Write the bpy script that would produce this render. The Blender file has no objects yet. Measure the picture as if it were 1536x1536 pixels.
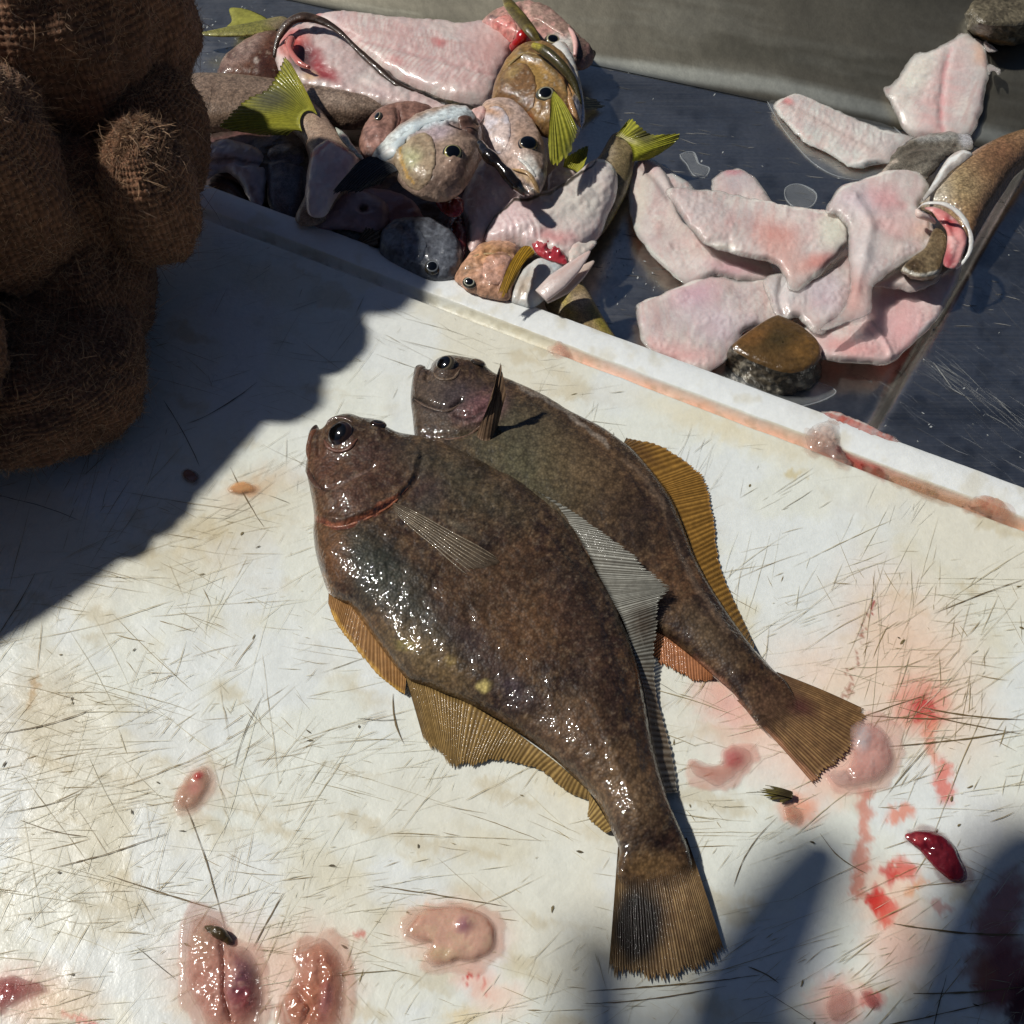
import bpy, bmesh, math, random
import numpy as np
from mathutils import Vector
rad = math.radians
sc = bpy.context.scene
COL = sc.collection
# ------------------------------------------------------------------ camera
PITCH = rad(54); DIST = .49; FPX = 768/math.tan(rad(25))
CAM = np.array([0, -DIST*math.cos(PITCH), DIST*math.sin(PITCH)])
FW = np.array([0, math.cos(PITCH), -math.sin(PITCH)])
UP = np.array([0, math.sin(PITCH), math.cos(PITCH)])
RT = np.array([1.0, 0, 0])
cd = bpy.data.cameras.new('camera'); cam = bpy.data.objects.new('camera', cd); COL.objects.link(cam)
cam.location = CAM; cam.rotation_euler = (rad(90)-PITCH, 0, 0)
cd.sensor_width = 36; cd.sensor_fit = 'HORIZONTAL'; cd.angle = rad(50); cd.clip_start = .01; cd.clip_end = 500
sc.camera = cam
# ------------------------------------------------------------------ sky and sun
SAZ, SEL = -15, 50                                 # sun: to the left, a little beyond the board
S = np.array([-math.cos(rad(SAZ))*math.cos(rad(SEL)), -math.sin(rad(SAZ))*math.cos(rad(SEL)), math.sin(rad(SEL))])
W = bpy.data.worlds.new("World"); sc.world = W; W.use_nodes = True
nt = W.node_tree; bg = nt.nodes['Background']; sky = nt.nodes.new('ShaderNodeTexSky')
sky.sky_type = 'NISHITA'; sky.sun_disc = False; sky.sun_elevation = rad(SEL)
sky.sun_rotation = math.atan2(S[0], S[1]); sky.air_density = .55; sky.dust_density = .4; sky.ozone_density = 3.0
nt.links.new(sky.outputs[0], bg.inputs[0]); bg.inputs[1].default_value = .05
sl = bpy.data.lights.new('sun', 'SUN'); so = bpy.data.objects.new('sun', sl); COL.objects.link(so)
sl.energy = 5; sl.angle = rad(2.0); sl.color = (1, .965, .905)
so.rotation_euler = Vector(S).to_track_quat('Z', 'Y').to_euler(); so.location = (-1, .3, 1.4)
sc.view_settings.view_transform = 'Standard'; sc.view_settings.look = 'None'; sc.view_settings.exposure = -.42
sc.view_settings.gamma = 1; sc.view_settings.use_curve_mapping = False
sc.render.resolution_x = sc.render.resolution_y = 1024
# ------------------------------------------------------------------ helpers
def P(x, y, z=0.):
    """point on the level z that is seen at photo position x, y"""
    x = np.asarray(x, float); y = np.asarray(y, float); z = np.asarray(z, float)
    d = FW*FPX + np.multiply.outer(x-768, RT) + np.multiply.outer(768-y, UP)
    t = (z-CAM[2])/d[..., 2]
    return CAM + d*t[..., None]
def PR(w):
    v = np.asarray(w, float)-CAM; dd = v@FW
    return 768+FPX*(v@RT)/dd, 768-FPX*(v@UP)/dd
def L3(c, k=1.0):
    c = np.asarray(c, float)/255.; return np.where(c <= .04045, c/12.92, ((c+.055)/1.055)**2.4)*k
def rnd2(ix, iy, seed):
    h = (ix.astype(np.int64)*374761393 + iy.astype(np.int64)*668265263 + seed*974634777) & 0x7fffffff
    h = ((h ^ (h >> 13))*1274126177) & 0x7fffffff
    return ((h ^ (h >> 16)) & 0xffffff)/16777215.
def vnoise(x, y, seed=0):
    ix = np.floor(x); iy = np.floor(y); fx = x-ix; fy = y-iy
    fx = fx*fx*(3-2*fx); fy = fy*fy*(3-2*fy)
    a = rnd2(ix, iy, seed); b = rnd2(ix+1, iy, seed); c = rnd2(ix, iy+1, seed); d = rnd2(ix+1, iy+1, seed)
    return (a*(1-fx)+b*fx)*(1-fy)+(c*(1-fx)+d*fx)*fy
def fbm(x, y, s, seed=0, o=3, ang=0, st=1.):
    x = np.asarray(x, float); y = np.asarray(y, float)
    if ang or st != 1: ca, sa = math.cos(rad(ang)), math.sin(rad(ang)); x, y = (x*ca+y*sa)/st, -x*sa+y*ca
    r = 0; a = 1; t = 0
    for i in range(o):
        r = r+a*vnoise(x/s+17.3*i, y/s+9.1*i, seed+i*7); t += a; a *= .55; s = s/2.05
    return r/t
def sstep(a, b, x):
    t = np.clip((x-a)/(b-a), 0, 1); return t*t*(3-2*t)
def segdist(x, y, pts, want=False):
    """distance to a polyline"""
    best = np.full(x.shape, 1e9); bu = np.zeros(x.shape); bx = x.copy(); by = y.copy(); n = len(pts)-1
    for i in range(n):
        ax, ay = pts[i]; bx_, by_ = pts[i+1]; dx = bx_-ax; dy = by_-ay; l = dx*dx+dy*dy+1e-18
        t = np.clip(((x-ax)*dx+(y-ay)*dy)/l, 0, 1); qx = ax+t*dx; qy = ay+t*dy
        d = (x-qx)**2+(y-qy)**2; m = d < best
        best = np.where(m, d, best); bu = np.where(m, (i+t)/n, bu)
        if want: bx = np.where(m, qx, bx); by = np.where(m, qy, by)
    return (np.sqrt(best), bu, bx, by) if want else (np.sqrt(best), bu)
def cat(pts, k=6, closed=False):
    """smooth curve through points"""
    p = np.asarray(pts, float); n = len(p); out = []
    rng = n if closed else n-1
    for i in range(rng):
        if closed: a, b, c, d = p[(i-1) % n], p[i], p[(i+1) % n], p[(i+2) % n]
        else: a, b, c, d = p[max(i-1, 0)], p[i], p[i+1], p[min(i+2, n-1)]
        for j in range(k):
            t = j/k; out.append(.5*(2*b+(c-a)*t+(2*a-5*b+4*c-d)*t*t+(-a+3*b-3*c+d)*t**3))
    if not closed: out.append(p[-1])
    return np.array(out)
def crop(ox, oy, s):
    return lambda pts: [(ox+s*a, oy+s*b) for a, b in pts]
cT = crop(300, 0, .390625); cQ = crop(620, 0, .2734); c3 = crop(500, 300, .2995); cR = crop(920, 180, .4010)
cU = crop(1136, 0, .2604); cV = crop(1140, 180, .2578); cG = crop(1200, 600, .21875)
cH = crop(430, 500, .2604); cM = crop(760, 560, .3255); cN = crop(440, 800, .3255); cO = crop(840, 1036, .3255)
cY = crop(0, 1036, .3255); cZ = crop(1136, 1136, .2604); cW = crop(560, 1300, .15625)
def chev(cl, hw, n, lean, col, st=.5, w=2.2):
    """muscle bands: v-shaped lines across a centre line"""
    c = cat(cl, 8); out = []
    for t in np.linspace(.04, .94, n):
        i = t*(len(c)-1); j = int(i); p = c[j]; q = c[min(j+1, len(c)-1)]; d = (q-p)/(np.linalg.norm(q-p)+1e-9); m = np.array((-d[1], d[0])); k = hw*(.6+.4*math.sin(math.pi*t))
        out.append(('l', [tuple(p+m*k-d*lean), tuple(p+m*k*.5-d*lean*.7), tuple(p), tuple(p-m*k*.5-d*lean*.7), tuple(p-m*k-d*lean)], w, col, st))
    return out
# paint ops: ('b',x,y,rx,ry,ang,color,strength,soft) ('l',pts,width,color,strength) ('n',scale,color,strength,lo,hi,seed[,ang,stretch])
def paint(col, x, y, ops, wob=6., wseed=3):
    wx = x+(fbm(x, y, 22, wseed)-.5)*wob*2; wy = y+(fbm(x, y, 22, wseed+50)-.5)*wob*2
    for op in ops:
        if op[0] == 'b':
            _, bx, by, rx, ry, an, c, st, soft = op
            ca, sa = math.cos(rad(an)), math.sin(rad(an)); u = ((wx-bx)*ca+(wy-by)*sa)/rx; v = (-(wx-bx)*sa+(wy-by)*ca)/ry
            m = 1-sstep(1-soft, 1+soft*.6, np.sqrt(u*u+v*v))
        elif op[0] == 'l':
            _, pts, w, c, st = op; d, u = segdist(wx, wy, pts); m = 1-sstep(w*.25, w, d)
        else:
            c = op[2]; st = op[3]; an = op[7] if len(op) > 7 else 0; sr = op[8] if len(op) > 8 else 1
            m = sstep(op[4], op[5], fbm(x, y, op[1], op[6], 3, an, sr))
        m = (m*st)[:, None]; col[:] = col*(1-m)+L3(c)*m
    return col
def hops(x, y, ops):
    h = np.zeros(x.shape)
    for op in ops:
        if op[0] == 'b':
            _, bx, by, rx, ry, an, a = op; ca, sa = math.cos(rad(an)), math.sin(rad(an))
            u = ((x-bx)*ca+(y-by)*sa)/rx; v = (-(x-bx)*sa+(y-by)*ca)/ry; h += a*np.exp(-(u*u+v*v)*1.2)
        elif op[0] == 'l':
            _, pts, w, a = op; d, u = segdist(x, y, pts); h += a*np.exp(-(d/w)**2)
        elif op[0] == 'w': h += op[2]*fbm(x, y, op[1], op[3], 1)*sstep(.5, .66, fbm(x, y, 34, op[3]+1, 2))
        elif op[0] == 'm': h += op[2]*(fbm(x, y, op[1], op[3], 1, op[4] if len(op) > 4 else 0, op[5] if len(op) > 5 else 1)-.5)*2
        elif op[0] == 's':                                        # step: raised on the left side of a line
            _, pts, w, a = op; d, u, qx, qy = segdist(x, y, pts, True)
            i = np.clip((u*(len(pts)-1)).astype(int), 0, len(pts)-2); pp = np.array(pts)
            tx = pp[i+1, 0]-pp[i, 0]; ty = pp[i+1, 1]-pp[i, 1]; sgn = np.sign((x-qx)*ty-(y-qy)*tx)
            h += a*sgn*(1-np.exp(-(d/(w*.3))**2))*np.exp(-(d/w)**2)
        else:
            _, s_, a, seed = op[:4]; an = op[4] if len(op) > 4 else 0; sr = op[5] if len(op) > 5 else 1
            h += a*(fbm(x, y, s_, seed, 3, an, sr)-.5)*2
    return h
def mesh_np(name, V, F, col=None, mat=None, parent=None, loc=(0, 0, 0), smooth=True, n=4):
    me = bpy.data.meshes.new(name); V = np.asarray(V, float)-np.asarray(loc); F = np.asarray(F, np.int32)
    me.vertices.add(len(V)); me.vertices.foreach_set('co', V.astype(np.float32).ravel())
    me.loops.add(F.size); me.loops.foreach_set('vertex_index', F.ravel())
    me.polygons.add(len(F)); me.polygons.foreach_set('loop_start', np.arange(0, F.size, n, dtype=np.int32))
    try: me.polygons.foreach_set('loop_total', np.full(len(F), n, dtype=np.int32))
    except Exception: pass
    me.update(calc_edges=True)
    if smooth: me.polygons.foreach_set('use_smooth', np.ones(len(F), bool))
    if col is not None:
        a = me.color_attributes.new('Col', 'FLOAT_COLOR', 'POINT'); c = np.ones((len(V), 4), np.float32); c[:, :col.shape[1]] = np.clip(col, 0, 1)
        a.data.foreach_set('color', c.ravel())
    me.validate()
    o = bpy.data.objects.new(name, me); COL.objects.link(o)
    if mat: me.materials.append(mat)
    if parent is not None:
        o.parent = parent; o.location = Vector(loc)-parent.location
        if parent.parent is not None: o.location = Vector(loc)-parent.location-parent.parent.location
    else: o.location = loc
    return o
def tag(o, label=None, cat_=None, group=None, kind=None):
    if label: o['label'] = label
    if cat_: o['category'] = cat_
    if group: o['group'] = group
    if kind: o['kind'] = kind
    return o
def thing(name, label, cat_, px, z=0., group=None):
    e = bpy.data.objects.new(name, None); COL.objects.link(e); e.location = Vector(P(px[0], px[1], z)); e.empty_display_size = .01
    return tag(e, label, cat_, group)
# ------------------------------------------------------------------ materials
def mat(name, rough=.4, coat=0., sss=0., bump=(), metal=0., spec=.5, ss_col=(1, .3, .2), alpha=1., trans=0., sheen=0., mott=0., base=None, aniso=None, rn=0., cr=.08, va=False):
    """Principled material: colour from the painted attribute x fine mottling; bump = [(kind, scale, strength)...]"""
    m = bpy.data.materials.new(name); m.use_nodes = True; t = m.node_tree; b = t.nodes['Principled BSDF']; N = t.nodes.new; K = t.links.new
    if base is None:
        a = N('ShaderNodeVertexColor'); a.layer_name = 'Col'; c = a.outputs[0]
    else:
        a = N('ShaderNodeRGB'); a.outputs[0].default_value = (*base, 1); c = a.outputs[0]
    tc = N('ShaderNodeTexCoord')
    if mott:
        n = N('ShaderNodeTexNoise'); n.inputs['Scale'].default_value = 420; n.inputs['Detail'].default_value = 5; K(tc.outputs['Object'], n.inputs['Vector'])
        r = N('ShaderNodeMapRange'); r.inputs[1].default_value = .3; r.inputs[2].default_value = .7; r.inputs[3].default_value = 1-mott; r.inputs[4].default_value = 1+mott
        K(n.outputs['Fac'], r.inputs[0]); x = N('ShaderNodeVectorMath'); x.operation = 'SCALE'; K(c, x.inputs[0]); K(r.outputs[0], x.inputs['Scale']); c = x.outputs[0]
    for kd, s_, st in bump:
        if kd == 'v' and st > .3:                              # each scale paler at its centre
            n = N('ShaderNodeTexVoronoi'); n.feature = 'SMOOTH_F1'; n.inputs['Scale'].default_value = s_; n.inputs['Smoothness'].default_value = .25; K(tc.outputs['Object'], n.inputs['Vector'])
            r = N('ShaderNodeMapRange'); r.inputs[1].default_value = .1; r.inputs[2].default_value = .75; r.inputs[3].default_value = 1.2; r.inputs[4].default_value = .66
            K(n.outputs['Distance'], r.inputs[0]); x = N('ShaderNodeVectorMath'); x.operation = 'SCALE'; K(c, x.inputs[0]); K(r.outputs[0], x.inputs['Scale']); c = x.outputs[0]
    K(c, b.inputs['Base Color'])
    b.inputs['Roughness'].default_value = rough; b.inputs['Metallic'].default_value = metal; b.inputs['Specular IOR Level'].default_value = spec
    b.inputs['Coat Weight'].default_value = coat; b.inputs['Coat Roughness'].default_value = cr
    if sss:
        b.inputs['Subsurface Weight'].default_value = sss; b.inputs['Subsurface Radius'].default_value = ss_col; b.inputs['Subsurface Scale'].default_value = .004
    if trans: b.inputs['Transmission Weight'].default_value = trans
    if va: K(a.outputs[1], b.inputs['Alpha'])
    if alpha < 1: b.inputs['Alpha'].default_value = alpha
    if sheen: b.inputs['Sheen Weight'].default_value = sheen
    if rn:
        n = N('ShaderNodeTexNoise'); n.inputs['Scale'].default_value = 60; n.inputs['Detail'].default_value = 6; K(tc.outputs['Object'], n.inputs['Vector'])
        r = N('ShaderNodeMapRange'); r.inputs[1].default_value = .3; r.inputs[2].default_value = .7; r.inputs[3].default_value = max(.03, rough-rn); r.inputs[4].default_value = rough+rn
        K(n.outputs['Fac'], r.inputs[0]); K(r.outputs[0], b.inputs['Roughness'])
    prev = None
    for kd, s_, st in bump:
        if kd == 'v':
            n = N('ShaderNodeTexVoronoi'); n.feature = 'SMOOTH_F1'; n.inputs['Scale'].default_value = s_; n.inputs['Smoothness'].default_value = .25; out = n.outputs['Distance']; sg = -1
        else:
            n = N('ShaderNodeTexNoise'); n.inputs['Scale'].default_value = s_; n.inputs['Detail'].default_value = 4; out = n.outputs['Fac']; sg = 1
        K(tc.outputs['Object'], n.inputs['Vector'])
        bp = N('ShaderNodeBump'); bp.inputs['Strength'].default_value = abs(st); bp.inputs['Distance'].default_value = .35/s_; bp.invert = (sg*st < 0)
        K(out, bp.inputs['Height'])
        if prev: K(prev, bp.inputs['Normal'])
        prev = bp.outputs[0]
    if prev:
        K(prev, b.inputs['Normal']); K(prev, b.inputs['Coat Normal'])
    return m
M_SKIN = mat('wet_scaled_skin', .5, .85, 0, [('n', 140, .12), ('v', 820, .42)], mott=.42, spec=.18, rn=.08, cr=.045, va=True)
M_SKINF = mat('wet_fine_skin', .42, .4, .03, [('v', 1300, .35), ('n', 220, .25)], mott=.3, spec=.3, cr=.06)
M_SKINH = mat('wet_head_skin', .42, .42, 0, [('n', 130, .5), ('n', 700, .5)], mott=.35, spec=.3, cr=.06)
M_FLESH = mat('wet_raw_flesh', .42, .6, .3, [('n', 240, .18), ('n', 800, .4)], mott=.06, ss_col=(1, .75, .68), rn=.1, cr=.05, va=True)
M_GUT = mat('slimy_gut', .16, .8, .3, [('n', 140, .2), ('n', 420, .25)], mott=.08, ss_col=(1, .6, .5), trans=.2, va=True)
M_FIN = mat('fin_membrane', .62, .1, .0, [('n', 500, .3)], mott=.2, va=True, spec=.2)
M_EYE = mat('glossy_eye', .06, 1., 0)
M_STONE = mat('brown_stone', .3, .5, 0, [('n', 260, .6), ('n', 900, .5)], mott=.25)
M_STONER = mat('rough_wet_stone', .3, .3, 0, [('n', 220, 1.), ('n', 700, .8)], mott=.45)
SURF = {}
def surf_at(root, x, y):
    """points of the parts already built under root that are seen at photo positions x, y"""
    x = np.atleast_1d(np.asarray(x, float)); y = np.atleast_1d(np.asarray(y, float)); out = np.zeros((len(x), 3)); bz = np.full(len(x), -1e9)
    for ax, ay, T in SURF[root.name]:
        for k in range(0, len(x), 400):
            d = (x[k:k+400, None]-ax[None])**2+(y[k:k+400, None]-ay[None])**2; i = d.argmin(1); dm = d[np.arange(len(i)), i]
            dep = -((T[i]-CAM)@FW)-np.where(dm > 16, 10+dm, 0); m = dep > bz[k:k+400]; out[k:k+400][m] = T[i][m]; bz[k:k+400][m] = dep[m]
    return out
# ------------------------------------------------------------------ soft body: closed lens-shaped solid inside a traced outline
def pillow(name, out, z, H, col, mtl, ops=(), h=(), parent=None, low=.5, sp=2.6, k=1., tilt=(0, 0), jag=0., cap=None, wob=6., smooth=6, seed=1, kc=5, zf=None, flat=0, thin=(), fade=0, on=None, amax=1., fadeat=None, feather=0.):
    px = cat(out, kc, True)
    if jag:
        t = np.arange(len(px)); dn = np.roll(px, -1, 0)-np.roll(px, 1, 0); nn = np.stack([dn[:, 1], -dn[:, 0]], 1)/(np.linalg.norm(dn, axis=1)[:, None]+1e-9)
        px = px+nn*((fbm(px[:, 0], px[:, 1], 9, seed)-.5)*2*jag)[:, None]
    c0 = P(px[:, 0].mean(), px[:, 1].mean(), z)
    def PL(x, y):                                              # on the tilted plane
        d = FW*FPX+np.multiply.outer(np.asarray(x, float)-768, RT)+np.multiply.outer(768-np.asarray(y, float), UP)
        n = np.array([-tilt[0], -tilt[1], 1.]); return CAM+d*(((c0-CAM)@n)/(d@n))[..., None]
    w = PL(px[:, 0], px[:, 1]); poly = np.vstack([w[:, :2], w[:1, :2]])
    dist = np.linalg.norm(c0-CAM); s = sp*dist/FPX
    x0, y0 = w[:, :2].min(0)-s*1.5; x1, y1 = w[:, :2].max(0)+s*1.5
    nx = int((x1-x0)/s)+2; ny = int((y1-y0)/s)+2
    X, Y = np.meshgrid(x0+s*np.arange(nx), y0+s*np.arange(ny))
    cx = X[:-1, :-1]+s/2; cy = Y[:-1, :-1]+s/2
    def inside(x, y):
        r = np.zeros(x.shape, bool)
        for (ax, ay), (bx, by) in zip(poly[:-1], poly[1:]):
            m = (ay > y) != (by > y)
            if m.any(): r ^= m & (x < (bx-ax)*(y-ay)/(by-ay+1e-15)+ax)
        return r
    cell = inside(cx, cy)
    vin = np.zeros(X.shape, int)
    vin[:-1, :-1] += cell; vin[1:, :-1] += cell; vin[:-1, 1:] += cell; vin[1:, 1:] += cell
    used = vin > 0; bnd = used & (vin < 4); inn = vin == 4
    idx = -np.ones(X.shape, int); idx[used] = np.arange(used.sum())
    ux, uy = X[used], Y[used]; d, _, qx, qy = segdist(ux, uy, poly, True)
    bmask = bnd[used]; ux = np.where(bmask, qx, ux); uy = np.where(bmask, qy, uy)
    d = np.where(bmask, 0, d); D = np.zeros(X.shape); D[used] = d
    Rm = max(D.max(), 1e-6); u = D*(2*Rm-D)/2/(s*s)
    for _ in range(160):
        u[1:-1, 1:-1] = np.where(inn[1:-1, 1:-1], .25*(u[:-2, 1:-1]+u[2:, 1:-1]+u[1:-1, :-2]+u[1:-1, 2:]+1), 0)
    hh = np.sqrt(np.maximum(2*u, 0))*s*k
    hh = H*np.tanh((hh/H)) if H else hh
    if flat: hh = np.minimum(hh, H*flat)
    for _ in range(smooth):
        hh[1:-1, 1:-1] = np.where(inn[1:-1, 1:-1], .5*hh[1:-1, 1:-1]+.125*(hh[:-2, 1:-1]+hh[2:, 1:-1]+hh[1:-1, :-2]+hh[1:-1, 2:]), 0)
    if feather: hh = H*(hh/H)**(1+feather)
    if len(thin):
        tx_, ty_ = PR(np.stack([X, Y, X*0+c0[2]], -1))
        for (bx_, by_, r_, f_) in thin: hh = hh*(1-(1-f_)*np.exp(-(((tx_-bx_)**2+(ty_-by_)**2)/r_**2)**1.5))
    g = hh[used]; edge = sstep(0, 1, np.clip(g/(H*.5+1e-9), 0, 1)) if H else 1
    base = c0[2]+tilt[0]*(ux-c0[0])+tilt[1]*(uy-c0[1])
    if zf is not None:
        qx_, qy_ = PR(np.stack([ux, uy, base], 1)); base = base+zf(qx_, qy_)
    off = np.zeros((len(ux), 3)); off[:, 2] = g
    if on is not None:
        qx_, qy_ = PR(np.stack([ux, uy, base], 1)); W_ = surf_at(on, qx_, qy_); G3 = np.zeros(X.shape+(3,)); G3[used] = W_; um = used.astype(float)
        for _ in range(6):
            A_ = np.pad(G3, ((1, 1), (1, 1), (0, 0))); B_ = np.pad(um, 1); cnt = um+B_[:-2, 1:-1]+B_[2:, 1:-1]+B_[1:-1, :-2]+B_[1:-1, 2:]
            G3 = (G3+A_[:-2, 1:-1]+A_[2:, 1:-1]+A_[1:-1, :-2]+A_[1:-1, 2:])/np.maximum(cnt, 1)[..., None]*um[..., None]
        W_ = G3[used]; ux, uy, base = W_[:, 0], W_[:, 1], W_[:, 2]-.0002
    top = np.stack([ux, uy, base+g], 1); ax, ay = PR(top)
    if len(h): top[:, 2] += hops(ax, ay, h)*edge
    if parent is not None: SURF.setdefault(parent.name, []).append((ax.copy(), ay.copy(), top.copy()))
    n = len(ux); bot = top.copy(); bot[:, 2] = base-g*low
    bm = ~bmask; bid = np.arange(n); bid[bm] = n+np.arange(bm.sum())
    V = np.vstack([top, bot[bm]])
    a = idx[:-1, :-1][cell]; b = idx[:-1, 1:][cell]; c = idx[1:, 1:][cell]; e = idx[1:, :-1][cell]
    F = np.vstack([np.stack([a, b, c, e], 1), np.stack([bid[e], bid[c], bid[b], bid[a]], 1)])
    C = np.tile(L3(col), (len(V), 1)); vx, vy = PR(V)
    if len(ops): paint(C, vx, vy, ops, wob)
    if fadeat:
        x0_, y0_, x1_, y1_ = fadeat; dx_, dy_ = x1_-x0_, y1_-y0_; tt_ = ((vx-x0_)*dx_+(vy-y0_)*dy_)/(dx_*dx_+dy_*dy_)
        C = np.hstack([C, (1-sstep(0, 1, tt_+(fbm(vx, vy, 5, 3)-.5)*.5))[:, None]])
    if fade:
        al = (fade+(1-fade)*sstep(.05, .75, g/(H+1e-9)))*amax; C = np.hstack([C, np.concatenate([al, al[bm]])[:, None]])
    return mesh_np(name, V, F, C, mtl, parent, (c0[0], c0[1], c0[2]-H*low*.5))
# ------------------------------------------------------------------ fins: corrugated sheet between a base line and an outer line
def fin(name, base, outer, nray, z0, z1, cray, cmem, mtl, parent, amp=.0002, rag=.12, nv=14, ops=(), arch=0., seed=5, sub=6, k=8, fade=None, wob=4, blend=1., alf=.32):
    b = cat(base, k); o = cat(outer, k); nu = nray*sub+1; t = np.linspace(0, 1, nu)
    def rs(c, t): q = np.linspace(0, 1, len(c)); return np.stack([np.interp(t, q, c[:, 0]), np.interp(t, q, c[:, 1])], 1)
    B = rs(b, t); O = rs(o, t); tj = t+(fbm(t*nray, t*0, 1.7, seed+8, 2)-.5)*.9/nray*np.sin(np.pi*t)**.3; ph = np.cos(2*np.pi*tj*nray)
    ray = np.floor(t*nray+.5); rr = rnd2(ray, ray*0, seed); ln = 1-rag*rr-rag*.55*(1-ph)/2
    v = np.linspace(0, 1, nv); z0a = np.interp(t, np.linspace(0, 1, len(z0)), z0) if hasattr(z0, '__len__') else np.full(nu, z0)
    z1a = np.interp(t, np.linspace(0, 1, len(z1)), z1) if hasattr(z1, '__len__') else np.full(nu, z1)
    WB = P(B[:, 0], B[:, 1], z0a); WO = P(O[:, 0], O[:, 1], z1a)
    VV = v[:, None]*ln[None, :]; pts = WB[None]*(1-VV[..., None])+WO[None]*VV[..., None]
    wav = (fbm(t*40, t*0, 6, seed+3, 2)-.5)*.0016
    pts[..., 2] += arch*np.sin(np.pi*VV)+amp*ph[None, :]*(.4+.6*VV)*(1-.4*VV)+wav[None, :]*VV
    thick = .00022; top = pts.reshape(-1, 3); bot = top-np.array([0, 0, thick]); n = len(top)
    V = np.vstack([top, bot]); I = np.arange(n).reshape(nv, nu)
    q = np.stack([I[:-1, :-1], I[:-1, 1:], I[1:, 1:], I[1:, :-1]], -1).reshape(-1, 4)
    rim = np.concatenate([I[0, :], I[1:, -1], I[-1, -2::-1], I[-2:0:-1, 0]]); rn_ = np.roll(rim, -1)
    side = np.stack([rim, rn_, rn_+n, rim+n], 1)
    F = np.vstack([q, q[:, ::-1]+n, side])
    m = ((.5+.5*ph)**1.3)[None, :]*np.ones(VV.shape)*blend; m = m*(.55+.45*fbm(VV*60, t[None]*nray*3+0*VV, 3, seed))*(.55+.45*rnd2(ray, ray*0+3, seed+2))[None]
    C = L3(cmem)[None, None]*(1-m[..., None])+L3(cray)[None, None]*m[..., None]; C = C.reshape(-1, 3)
    ax, ay = PR(top)
    if len(ops): paint(C, ax, ay, ops, wob)
    al = np.clip(1-alf*(1-((.5+.5*ph)**.7)[None])*(.25+.75*VV)-.5*alf*sstep(.8, 1, VV+0*ph[None]), .2, 1).reshape(-1, 1); C = np.hstack([C, al])
    C = np.vstack([C, C]); c0 = V.mean(0); c0[2] = V[:, 2].min()
    return mesh_np(name, V, F, C, mtl, parent, c0)
# ------------------------------------------------------------------ tubes and eyes
def tube(name, pts3, rads, col, mtl, parent=None, ns=10, ops=(), flat=1., k=6, jit=0.):
    p = cat(pts3, k); r = np.interp(np.linspace(0, 1, len(p)), np.linspace(0, 1, len(rads)), rads)
    if jit: r = r*(1+jit*(fbm(np.arange(len(p))*1., np.zeros(len(p)), 2.3, 4)-.5)*2)
    T = np.gradient(p, axis=0); T /= np.linalg.norm(T, axis=1)[:, None]+1e-12
    s_ = np.cross(T, [0, 0, 1.]); s_ /= np.linalg.norm(s_, axis=1)[:, None]+1e-9; n_ = np.cross(s_, T)
    a = np.linspace(0, 2*np.pi, ns, endpoint=False)
    V = (p[:, None]+s_[:, None]*(np.cos(a)[None, :, None]*r[:, None, None])+n_[:, None]*(np.sin(a)[None, :, None]*r[:, None, None]*flat)).reshape(-1, 3)
    I = np.arange(len(V)).reshape(len(p), ns); J = np.roll(I, -1, 1)
    F = np.stack([I[:-1], I[1:], J[1:], J[:-1]], -1).reshape(-1, 4); n = len(V)
    V = np.vstack([V, p[:1], p[-1:]])
    caps = np.vstack([np.stack([np.full(ns, n), I[0], J[0], J[0]], 1), np.stack([np.full(ns, n+1), J[-1], I[-1], I[-1]], 1)])
    C = np.tile(L3(col), (len(V), 1)); ax, ay = PR(V)
    if len(ops): paint(C, ax, ay, ops, 2)
    me = bpy.data.meshes.new(name); c0 = V.mean(0); c0[2] = V[:, 2].min()
    me.from_pydata([tuple(q) for q in V-c0], [], [tuple(f) for f in F.tolist()]+[tuple(f[:3]) for f in caps.tolist()])
    me.polygons.foreach_set('use_smooth', [True]*len(me.polygons)); at = me.color_attributes.new('Col', 'FLOAT_COLOR', 'POINT')
    cc = np.ones((len(V), 4), np.float32); cc[:, :3] = C; at.data.foreach_set('color', cc.ravel()); me.materials.append(mtl)
    o = bpy.data.objects.new(name, me); COL.objects.link(o)
    if parent is not None:
        o.parent = parent; o.location = Vector(c0)-parent.location
    else: o.location = c0
    return o
def eye(parent, x, y, z, rpx, ring=(190, 185, 150), iris=(60, 55, 45), pup=.62, ex=(1, 1), nrm=(0, -.25, 1), sq=.6, out=(40, 34, 26), rw=.12, sink=.55):
    c = surf_at(parent, x, y)[0]; sq *= .66; r = .93*rpx*np.linalg.norm(c-CAM)/FPX; c = c-np.array([0, 0, r*sq*sink]); nu, nv = 40, 22
    n = np.array(nrm, float); n /= np.linalg.norm(n); q = Vector(n).to_track_quat('Z', 'Y').to_matrix(); Q = np.array(q)
    V = []; C = []
    for j in range(nv+1):
        th = math.pi*j/nv
        for i in range(nu):
            a = 2*math.pi*i/nu; V.append(Q@np.array([math.sin(th)*math.cos(a)*ex[0], math.sin(th)*math.sin(a)*ex[1], math.cos(th)*sq*(1.25 if th < .9 else 1)])*r+c)
            s_ = math.sin(th) if th < math.pi/2 else 1
            C.append(L3((6, 7, 9)) if s_ < pup else L3(ring) if s_ < pup+rw else L3(iris) if s_ < .93 else L3(out))
    I = np.arange(len(V)).reshape(nv+1, nu); J = np.roll(I, -1, 1); F = np.stack([I[:-1], I[1:], J[1:], J[:-1]], -1).reshape(-1, 4)
    return mesh_np('eye', np.array(V), F, np.array(C), M_EYE, parent, c)

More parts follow.
